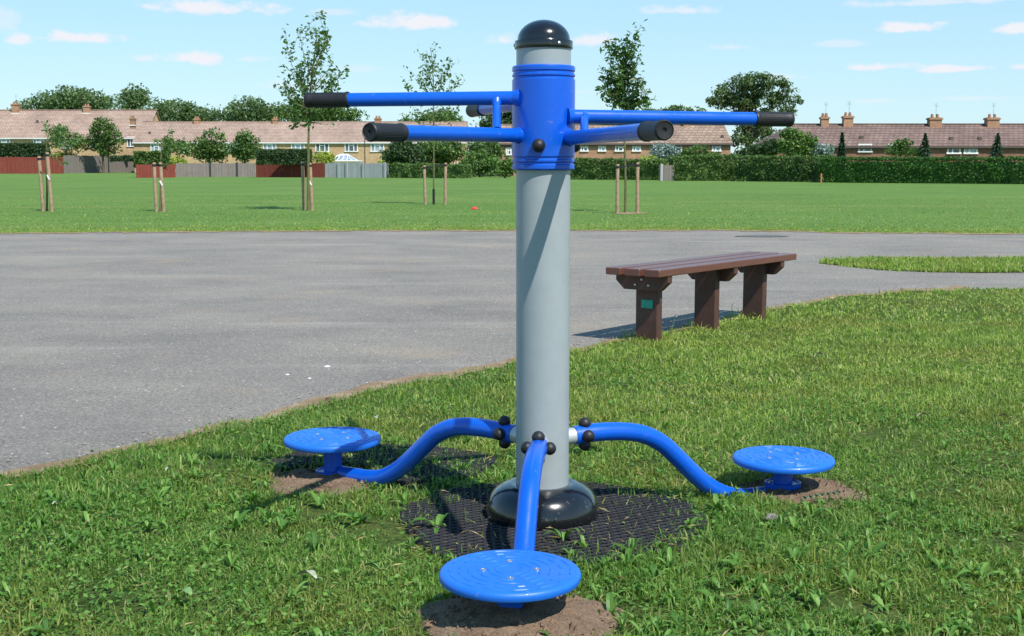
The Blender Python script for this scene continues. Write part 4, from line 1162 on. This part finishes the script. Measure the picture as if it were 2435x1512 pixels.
for (n, y0, y1, hmin, hmax, wid, lean) in ((170000, 2.2, 4.2, .016, .044, .0042, 1.25), (120000, 4.2, 6.2, .015, .040, .0048, 1.2), (120000, 6.2, 9.0, .015, .036, .006, 1.1), (90000, 9.0, 14.0, .015, .036, .009, 1.0)):
    x, y = sample_lawn(n, y0, y1)
    k = keep_mask(x, y)
    k &= (nz(x, y, 7.0, 1.0) + .8 * nz(x, y, 19.0, 2.0) + .5 * nz(x, y, 41.0, 4.0) + rng.normal(0, .45, n)) > np.interp(y, [3.9, 5.6, 7.5], [-.34, -.75, -1.2])
    x, y = x[k], y[k]
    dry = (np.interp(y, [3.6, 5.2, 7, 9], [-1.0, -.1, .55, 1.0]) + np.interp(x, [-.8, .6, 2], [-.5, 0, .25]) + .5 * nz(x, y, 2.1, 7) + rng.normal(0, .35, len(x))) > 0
    for key, m_ in (('grass', ~dry), ('grass_dry', dry)):
        V, Fc = blades(x[m_], y[m_], hmin, hmax, wid, lean)
        g_ = G[key]; g_[0].append(V); g_[1].append(Fc + g_[2]); g_[2] += len(V)
n0_, n1_ = ground(1543, 806), ground(1794, 757)
for q_ in (0, .515, 1):
    c_ = n0_.lerp(n1_, q_)
    a_ = rng.uniform(0, 6.283, 130); r_ = rng.uniform(.07, .19, 130)
    V, Fc = blades(c_.x + r_ * np.cos(a_), c_.y + r_ * np.sin(a_), .03, .085, .006, .9)
    g_ = G['grass_dry']; g_[0].append(V); g_[1].append(Fc + g_[2]); g_[2] += len(V)
for key, lab in (('grass', 'lush dark green grass blades around the exercise station'), ('grass_dry', 'dry yellow green grass blades on the verge towards the bench')):
    tag(np_mesh('grass', np.vstack(G[key][0]), np.vstack(G[key][1]), M[key]), lab, 'grass', None, 'stuff')
# far grass fringe + island
Vs, Fs, off = [], [], 0
x = rng.uniform(-9, 11, 26000); y = far_y(x) + .04 + rng.exponential(.5, len(x))
V, Fc = blades(x, y, .012, .034, .014, 1.0, 0.0); Vs.append(V); Fs.append(Fc + off); off += len(V)
from mathutils.geometry import intersect_point_tri_2d
x = rng.uniform(-1, 1, 48000); y = 18.9 + 26 * rng.uniform(0, 1, 48000) ** 1.7; x = x * (y * .46); kq = y > far_y(x) + .1
V, Fc = blades(x[kq], y[kq], .008, .028, .018, 1.3, 0.0); Vs.append(V); Fs.append(Fc + off); off += len(V)
ix = rng.uniform(min(p[0] for p in ISL), max(p[0] for p in ISL), 26000); iy = rng.uniform(min(p[1] for p in ISL), max(p[1] for p in ISL), 26000)
def inpoly(x, y, poly):
    c = np.zeros(len(x), bool); n = len(poly)
    for i in range(n):
        (x1, y1), (x2, y2) = poly[i], poly[(i + 1) % n]
        c ^= ((y1 > y) != (y2 > y)) & (x < (x2 - x1) * (y - y1) / (y2 - y1 + 1e-12) + x1)
    return c
k = inpoly(ix + rng.normal(0, .06, len(ix)), iy + rng.normal(0, .06, len(ix)), ISL)
V, Fc = blades(ix[k], iy[k], .03, .06, .012, .8, .008); Vs.append(V); Fs.append(Fc + off); off += len(V)
o = np_mesh('grass', np.vstack(Vs), np.vstack(Fs), M['grass_dry'])
tag(o, 'short grass on the tarmac island, the far tarmac edge and the mown field', 'grass', None, 'stuff')

# broad-leaved weeds: rosettes and small clover leaves
def leaf_strip(base, az, L, w, lift, curl, segs=5):
    V, Fc = [], []
    for j in range(segs + 1):
        q = j / segs
        ww = w * math.sin(math.pi * min(1, .12 + q * .88) ** .8) * .5 + .0008
        r = L * q
        z = base.z + lift * math.sin(q * math.pi * .62) - curl * q * q
        c = Vector((base.x + math.cos(az) * r, base.y + math.sin(az) * r, max(z, .012)))
        s = Vector((-math.sin(az), math.cos(az), 0))
        V += [c + s * ww + Vector((0, 0, ww * .35)), c, c - s * ww + Vector((0, 0, ww * .35))]
    for j in range(segs):
        b = j * 3
        Fc += [(b, b + 1, b + 4), (b, b + 4, b + 3), (b + 1, b + 2, b + 5), (b + 1, b + 5, b + 4)]
    return V, Fc
Va, Fa = [], []
x, y = sample_lawn(1500, 2.3, 6.0)
k = keep_mask(x, y, .05) & ((nz(x, y, 2.6, 5.0) + rng.normal(0, .35, 1500) - np.interp(y, [3.8, 5.6], [.0, .6])) > .0)
x, y = x[k], y[k]
hero = [(640, 1250), (700, 1235), (365, 1470), (560, 1270), (960, 1210), (1040, 1270), (1340, 1300), (1390, 1320), (1850, 1260), (1930, 1240), (1750, 1370), (1690, 1440), (1500, 1330), (1560, 1390), (850, 1255), (760, 1215), (25, 1440), (1100, 1130), (2100, 1400), (2200, 1330), (2330, 1390), (1830, 1480), (2350, 1200), (1450, 1480)]
pts = [(float(a), float(b), rnd.uniform(.6, 1.1)) for a, b in zip(x, y)] + [(ground(u, v).x, ground(u, v).y, rnd.uniform(1.0, 1.5)) for u, v in hero]
for (a, b, sc) in pts:
    nl = rnd.randint(4, 8); a0 = rnd.uniform(0, 6.28)
    for i in range(nl):
        L = rnd.uniform(.025, .065) * sc * rnd.uniform(.7, 1.15)
        V, Fc = leaf_strip(Vector((a, b, .014)), a0 + i * 6.28 / nl + rnd.uniform(-.4, .4), L, L * rnd.uniform(.14, .34), rnd.uniform(.012, .05) * sc, rnd.uniform(0, .03) * sc)
        o_ = len(Va); Va += [tuple(p) for p in V]; Fa += [tuple(q + o_ for q in f) for f in Fc]
# clover sized leaves
n = 60000
x, y = sample_lawn(n, 2.2, 7.0)
k = keep_mask(x, y, .02) & ((nz(x, y, 4.3, 3.0) + .6 * nz(x, y, 11, 4.0) + rng.normal(0, .4, n) - np.interp(y, [3.9, 5.8], [0, .6])) > -.1)
x, y = x[k], y[k]
P = np.stack([x, y, rng.uniform(.014, .040, len(x))], 1)
D = rng.normal(size=(len(x), 3)); D[:, 2] *= .35
V2, F2 = leaf_quads(P, .016, 1.0, .62, D)
Vall = np.vstack([np.array(Va), V2]); Fall = np.vstack([np.array(Fa), F2 + len(Va)])
o = np_mesh('weeds', Vall, Fall, M['weed'])
tag(o, 'broad leaved weeds and clover growing among the verge grass', 'weeds', None, 'stuff')
# dry straw clippings on mat and lawn
n = 3000
x, y = sample_lawn(n, 2.3, 7.5)
pm = np.hypot(x - PX, y - PY)
k = (y < lawn_y(x) - .02) & ((rng.uniform(0, 1, n) < .6) | (pm < .5)) & (pm > .18)
x, y = x[k], y[k]
ex_ = rng.uniform(-.5, .5, 170) + PX; ey_ = rng.uniform(-.48, .48, 170) + PY
kk = np.hypot(ex_ - PX, ey_ - PY) > .18
x = np.concatenate([x, ex_[kk]]); y = np.concatenate([y, ey_[kk]])
P = np.stack([x, y, rng.uniform(.024, .040, len(x))], 1)
D = rng.normal(size=(len(x), 3)); D[:, 2] *= .12
V, Fc = leaf_quads(P, rng.uniform(.012, .045, len(P)), 1.0, .055, D)
o = np_mesh('clippings', V, Fc, M['straw']); tag(o, 'dry straw coloured clippings strewn over mat and grass', 'clippings', None, 'stuff')
# grit on the tarmac edge
n = 1500
x = rng.uniform(-3, 4, n); y = lawn_y(x) + np.abs(rng.normal(0, .25, n)) + .02
P = np.stack([x, y, np.full(n, .010)], 1)
V, Fc = [], []
T = np.array([(1, 0, 0), (-.5, .87, 0), (-.5, -.87, 0), (0, 0, 1)], float); TF = np.array([(0, 1, 3), (1, 2, 3), (2, 0, 3), (0, 2, 1)])
sz = np.minimum(rng.exponential(.004, n), .011)[:, None, None] + .002
V = (P[:, None, :] + T[None] * sz * np.array([1, 1, .7]) + rng.normal(0, .001, (n, 4, 3)))
V[:, :, 2] = np.maximum(V[:, :, 2], .006)
Fc = (np.arange(n)[:, None, None] * 4 + TF[None]).reshape(-1, 3)
o = np_mesh('gravel', V.reshape(-1, 3), Fc, M['stone'])
cs = []
for kx, (a, b, r, h, sd_, sx, sy) in SP.items():
    th_ = rng.uniform(0, 6.283, 420); q = rng.uniform(.3, 1.12, 420) ** .7
    cs.append(np.stack([a + r * sx * q * np.cos(th_), b + r * sy * q * np.sin(th_), .010 + h * np.maximum(0, 1 - q ** 2.2)], 1))
cs = np.vstack(cs); sz = (rng.exponential(.0035, len(cs)) + .0022)[:, None, None]
V_ = cs[:, None, :] + T[None] * sz * np.array([1, 1, .9]) + rng.normal(0, .0015, (len(cs), 4, 3))
F_ = (np.arange(len(cs))[:, None, None] * 4 + TF[None]).reshape(-1, 3)
tag(np_mesh('soil_crumbs', V_.reshape(-1, 3), F_, M['sand']), 'loose soil crumbs scattered over the bare sandy patches', 'soil', None, 'stuff'); tag(o, 'loose grit along the edge of the tarmac', 'gravel', None, 'stuff')

# ------------------------------------------------------------------ small things on the ground
def fallen_leaf(u, v, L, rz, mat, label, z=.045):
    g = ground(u, v, z)
    t = MB(); V, Fc = [], []
    nn = 8
    for j in range(nn + 1):
        q = j / nn; w = L * .30 * math.sin(math.pi * (.04 + .92 * q)) ** .8
        zc = L * .16 * math.sin(q * math.pi)
        for s_ in (-1, -.5, 0, .5, 1): V.append((L * (q - .5), s_ * w, zc + abs(s_) * w * .45 + .0006))
    for j in range(nn):
        for s_ in range(4): a = j * 5 + s_; Fc.append((a, a + 1, a + 6, a + 5))
    t.add(V, Fc, True)
    t.tube([(L * .5, 0, .002), (L * .62, .002, .006), (L * .75, .006, .004)], .0009, 5)
    o = t.build('fallen_leaf', mat, None)
    o.location = g; o.rotation_euler = (rnd.uniform(-.25, .25) - .25, rnd.uniform(-.2, .2), rz)
    tag(o, label, 'leaf', 'fallen leaves on the verge')
fallen_leaf(730, 1372, .062, R(-30), M['dryleaf'], 'large pale curled leaf lying on the grass beside the front foot plate')
fallen_leaf(884, 1350, .045, R(-10), M['greenleaf'], 'green leaf lying between the pale curled leaf and the front foot plate')
fallen_leaf(135, 1198, .034, R(60), M['dryleaf'], 'small grey green leaf on the grass below the tarmac corner')
fallen_leaf(402, 1115, .034, R(70), M['dryleaf'], 'small grey green leaf near the sandy tarmac edge')
fallen_leaf(893, 994, .045, R(110), M['dryleaf'], 'pale leaf standing up behind the foot plate beside the tarmac')
fallen_leaf(1497, 903, .040, R(15), M['dryleaf2'], 'tan leaf on the dry grass in front of the bench')
fallen_leaf(1650, 960, .036, R(70), M['dryleaf2'], 'tan leaf on the grass halfway between bench and foot arm')
fallen_leaf(1946, 846, .062, R(25), M['dryleaf2'], 'longest tan leaf on the dry grass beyond the bench legs')
fallen_leaf(2193, 990, .055, R(8), M['dryleaf2'], 'pale leaf on the open grass beyond the foot plate nearest the bench')
fallen_leaf(2385, 992, .050, R(-14), M['dryleaf2'], 'pale leaf on the open grass close to the photo edge')
fallen_leaf(440, 1412, .05, R(-35), M['greenleaf'], 'green broad leaf low on the dark green foreground grass')
# sprig with round leaflets
g = ground(1945, 1196, .03)
sp = MB(); Ls = .15
sp.tube([(0, 0, .006), (Ls * .5, .012, .014), (Ls, 0.03, .010)], .0012, 6)
for k in range(7):
    for s_ in (-1, 1):
        q = (k + .6) / 7; c = Vector((Ls * q, .012 + .02 * q + s_ * .011, .014)); rr_ = .0105 * (1 - .35 * q)
        V = [c + Vector((rr_ * math.cos(a) * .85, rr_ * math.sin(a), .004 * math.cos(a * 2) + rr_ * .25 * s_ * math.sin(a))) for a in np.linspace(0, 6.283, 11)[:-1]]
        sp.add([c + Vector((0, 0, -.001))] + V, [(0, 1 + i, 1 + (i + 1) % 10) for i in range(10)], True)
o = sp.build('leaf_sprig', simple('sprig', (.12, .2, .11, 1), .55, .4, var=.2, scale=40), None); o.location = (g.x - .05, g.y, .035); o.rotation_euler = (R(-18), R(-6), R(10))
tag(o, 'grey green sprig with paired round leaflets lying on the sand', 'sprig')
def lump(name, u, v, r, mat, label, cat, z=.0, sq=.65, seed=1, group=None):
    import bmesh
    bm = bmesh.new(); bmesh.ops.create_icosphere(bm, subdivisions=3, radius=r)
    for vv in bm.verts:
        k = 1 + .35 * mnoise.noise(vv.co / r * 1.4 + Vector((seed, 0, 0))) + .15 * mnoise.noise(vv.co / r * 4 + Vector((seed, 3, 0)))
        vv.co = Vector((vv.co.x * k * 1.2, vv.co.y * k, vv.co.z * k * sq))
    me = bpy.data.meshes.new(name); bm.to_mesh(me); bm.free(); me.materials.append(mat)
    o = bpy.data.objects.new(name, me); COL.objects.link(o); g = ground(u, v, z); o.location = (g.x, g.y, z + r * sq * .6)
    tag(o, label, cat, group)
lump('stone', 1835, 1237, .021, M['stone'], 'grey stone in the grass below the foot plate nearest the bench', 'stone', .02, .6, 4)
lump('crumpled_wrapper', 1128, 498, .065, M['red'], 'small red crumpled wrapper lying on the mown field', 'litter', .0, .6, 8)
lump('paper_scrap', 778, 873, .013, M['white'], 'largest white scrap on the tarmac near the sandy edge', 'litter', .004, .5, 2, 'white scraps on the tarmac')
lump('paper_scrap', 683, 891, .008, M['white'], 'tiny white scrap on the tarmac farthest from the grey post', 'litter', .004, .4, 5, 'white scraps on the tarmac')
lump('paper_scrap', 736, 900, .007, M['white'], 'tiny white scrap on the tarmac just below the largest scrap', 'litter', .004, .4, 6, 'white scraps on the tarmac')
lump('dirt_clod', 783, 952, .016, simple('clod', (.12, .085, .06, 1), .95, .1, bump=.5), 'dark clod of earth on the sandy tarmac edge', 'clod', .012, .7, 7)
g = ground(1606, 806)
cf = thing('clover_flower', 'white clover flower on a thin stem between two bench legs', 'flower', (g.x, g.y + .25, 0))
q = MB(); q.tube([(0, 0, .0), (.012, 0, .06), (.03, 0, .115)], .0016, 6); q.build('stem', M['greenleaf'], cf)
q = MB()
q.lathe([(.002, -.008), (.009, -.004), (.011, .002), (.008, .008), (0, .011)], (.031, 0, .121), 12); q.build('flower_head', M['white'], cf)

# ------------------------------------------------------------------ world, sun, camera
SUN_AZ, SUN_EL = -54.0, 53.0       # azimuth from +X, counter-clockwise
sd = Vector((math.cos(R(SUN_EL)) * math.cos(R(SUN_AZ)), math.cos(R(SUN_EL)) * math.sin(R(SUN_AZ)), math.sin(R(SUN_EL))))
L = bpy.data.lights.new('sun', 'SUN'); L.energy = 4.3; L.angle = R(0.53); L.color = (1, .955, .88)
so = bpy.data.objects.new('sun', L); COL.objects.link(so); so.rotation_euler = (-sd).to_track_quat('-Z', 'Y').to_euler(); so.location = sd * 50
w = bpy.data.worlds.new('World'); S.world = w; w.use_nodes = True
nt = w.node_tree; nt.nodes.clear()
N = nt.nodes.new; LK = nt.links.new
out = N('ShaderNodeOutputWorld'); bgn = N('ShaderNodeBackground'); LK(bgn.outputs[0], out.inputs[0]); bgn.inputs[1].default_value = .115
sky = N('ShaderNodeTexSky'); sky.sky_type = 'NISHITA'; sky.sun_disc = False
sky.sun_elevation = R(SUN_EL); sky.sun_rotation = R(90 - SUN_AZ); sky.air_density = 1.0; sky.dust_density = 0.25; sky.ozone_density = 2.0; sky.altitude = 50
tc = N('ShaderNodeTexCoord')
sep = N('ShaderNodeSeparateXYZ'); LK(tc.outputs['Generated'], sep.inputs[0])
def mth(op, a, b=None, c=None):
    m = N('ShaderNodeMath'); m.operation = op
    for i, x in enumerate((a, b, c)):
        if x is None: continue
        if hasattr(x, 'links'): LK(x, m.inputs[i])
        else: m.inputs[i].default_value = x
    return m.outputs[0]
az = mth('ARCTAN2', sep.outputs[0], sep.outputs[1]); el = mth('ARCSINE', sep.outputs[2])
cmb = N('ShaderNodeCombineXYZ'); LK(az, cmb.inputs[0]); LK(mth('MULTIPLY', el, 1.7), cmb.inputs[1])
n1 = N('ShaderNodeTexNoise'); n1.inputs['Scale'].default_value = 36; n1.inputs['Detail'].default_value = 8; n1.inputs['Roughness'].default_value = .62; LK(cmb.outputs[0], n1.inputs['Vector'])
nz_ = mth('SUBTRACT', n1.outputs[0], .5)
CL = [(490, 20, 175, 22, 1), (985, 54, 135, 26, 1), (45, 96, 45, 20, .9), (185, 92, 115, 20, 1), (335, 140, 40, 14, .6), (455, 140, 95, 20, 1), (590, 142, 60, 12, .5), (1400, 98, 100, 20, .9), (1195, 98, 50, 18, .9),
      (1610, 26, 95, 16, .7), (1990, 106, 70, 12, .45), (2150, 68, 75, 18, 1), (2415, 68, 60, 18, 1), (2085, 161, 110, 14, 1), (2285, 165, 110, 13, 1), (2440, 160, 50, 10, .8), (2060, 242, 70, 10, .55),
      (2230, 6, 220, 12, .6), (1745, 112, 55, 12, .45), (800, 30, 90, 16, .4), (1860, 185, 60, 14, .4), (700, 205, 120, 16, .3), (2300, 235, 90, 10, .4), (860, 165, 80, 14, .3), (-30, 60, 60, 60, .5), (1450, 220, 120, 14, .3)]
best = None
for (u, v, ru, rv, op) in CL:
    d = ray(u, v).normalized(); a0 = math.atan2(d.x, d.y); e0 = math.asin(d.z)
    qa = mth('MULTIPLY', mth('SUBTRACT', az, a0), F / ru); qe = mth('MULTIPLY', mth('SUBTRACT', el, e0), F / rv)
    # flat bases: squeeze below the centre
    qe = mth('MULTIPLY', qe, mth('ADD', 1.0, mth('MULTIPLY', mth('LESS_THAN', qe, 0.0), .6)))
    r_ = mth('SQRT', mth('ADD', mth('MULTIPLY', qa, qa), mth('MULTIPLY', qe, qe)))
    val = mth('SUBTRACT', 1.0, r_)
    val = mth('ADD', val, mth('MULTIPLY', nz_, 2.9))
    sm = N('ShaderNodeMapRange'); sm.interpolation_type = 'SMOOTHSTEP'; LK(val, sm.inputs[0])
    sm.inputs[1].default_value = .0; sm.inputs[2].default_value = .75; sm.inputs[3].default_value = 0; sm.inputs[4].default_value = op
    best = sm.outputs[0] if best is None else mth('MAXIMUM', best, sm.outputs[0])
hs = N('ShaderNodeHueSaturation'); hs.inputs['Saturation'].default_value = 1.12; hs.inputs['Value'].default_value = 1.0; LK(sky.outputs[0], hs.inputs['Color'])
mx = N('ShaderNodeMix'); mx.data_type = 'RGBA'
tn = N('ShaderNodeMix'); tn.data_type = 'RGBA'; tn.blend_type = 'MULTIPLY'; tn.inputs[0].default_value = 1; LK(hs.outputs[0], tn.inputs[6]); tn.inputs[7].default_value = (.86, .97, 1.0, 1)
gr = N('ShaderNodeValToRGB'); LK(mth('DIVIDE', el, 1.5708), gr.inputs[0])
for i_, (p_, c_) in enumerate([(0.0, (.63, .87, 1.0, 1)), (.10, (.48, .80, 1.0, 1)), (.20, (.34, .70, 1.0, 1)), (.5, (.16, .42, .80, 1)), (1, (.10, .28, .62, 1))]):
    e_ = gr.color_ramp.elements[i_] if i_ < 2 else gr.color_ramp.elements.new(p_)
    e_.position = p_; e_.color = c_
sc_ = N('ShaderNodeMix'); sc_.data_type = 'RGBA'; sc_.blend_type = 'MULTIPLY'; sc_.inputs[0].default_value = 1; LK(gr.outputs[0], sc_.inputs[6]); sc_.inputs[7].default_value = (6.3, 6.3, 6.3, 1)
bl = N('ShaderNodeMix'); bl.data_type = 'RGBA'; bl.inputs[0].default_value = .72; LK(tn.outputs[2], bl.inputs[6]); LK(sc_.outputs[2], bl.inputs[7])
LK(mth('MULTIPLY', best, 1.0), mx.inputs[0]); LK(bl.outputs[2], mx.inputs[6]); mx.inputs[7].default_value = (5.6, 5.7, 6.1, 1)
LK(mx.outputs[2], bgn.inputs[0])

cam = bpy.data.cameras.new('camera'); cam.sensor_width = 36; cam.sensor_fit = 'HORIZONTAL'; cam.lens = 36 * F / W; cam.clip_end = 3000; cam.clip_start = .05
co = bpy.data.objects.new('camera', cam); COL.objects.link(co); co.location = (0, 0, CAMH); co.rotation_euler = (R(90) - TH, 0, 0)
S.camera = co
S.view_settings.view_transform = 'Standard'; S.view_settings.look = 'None'; S.view_settings.exposure = 0.46; S.view_settings.gamma = 1
S.render.engine = 'CYCLES'
S.cycles.max_bounces = 6; S.cycles.transparent_max_bounces = 4
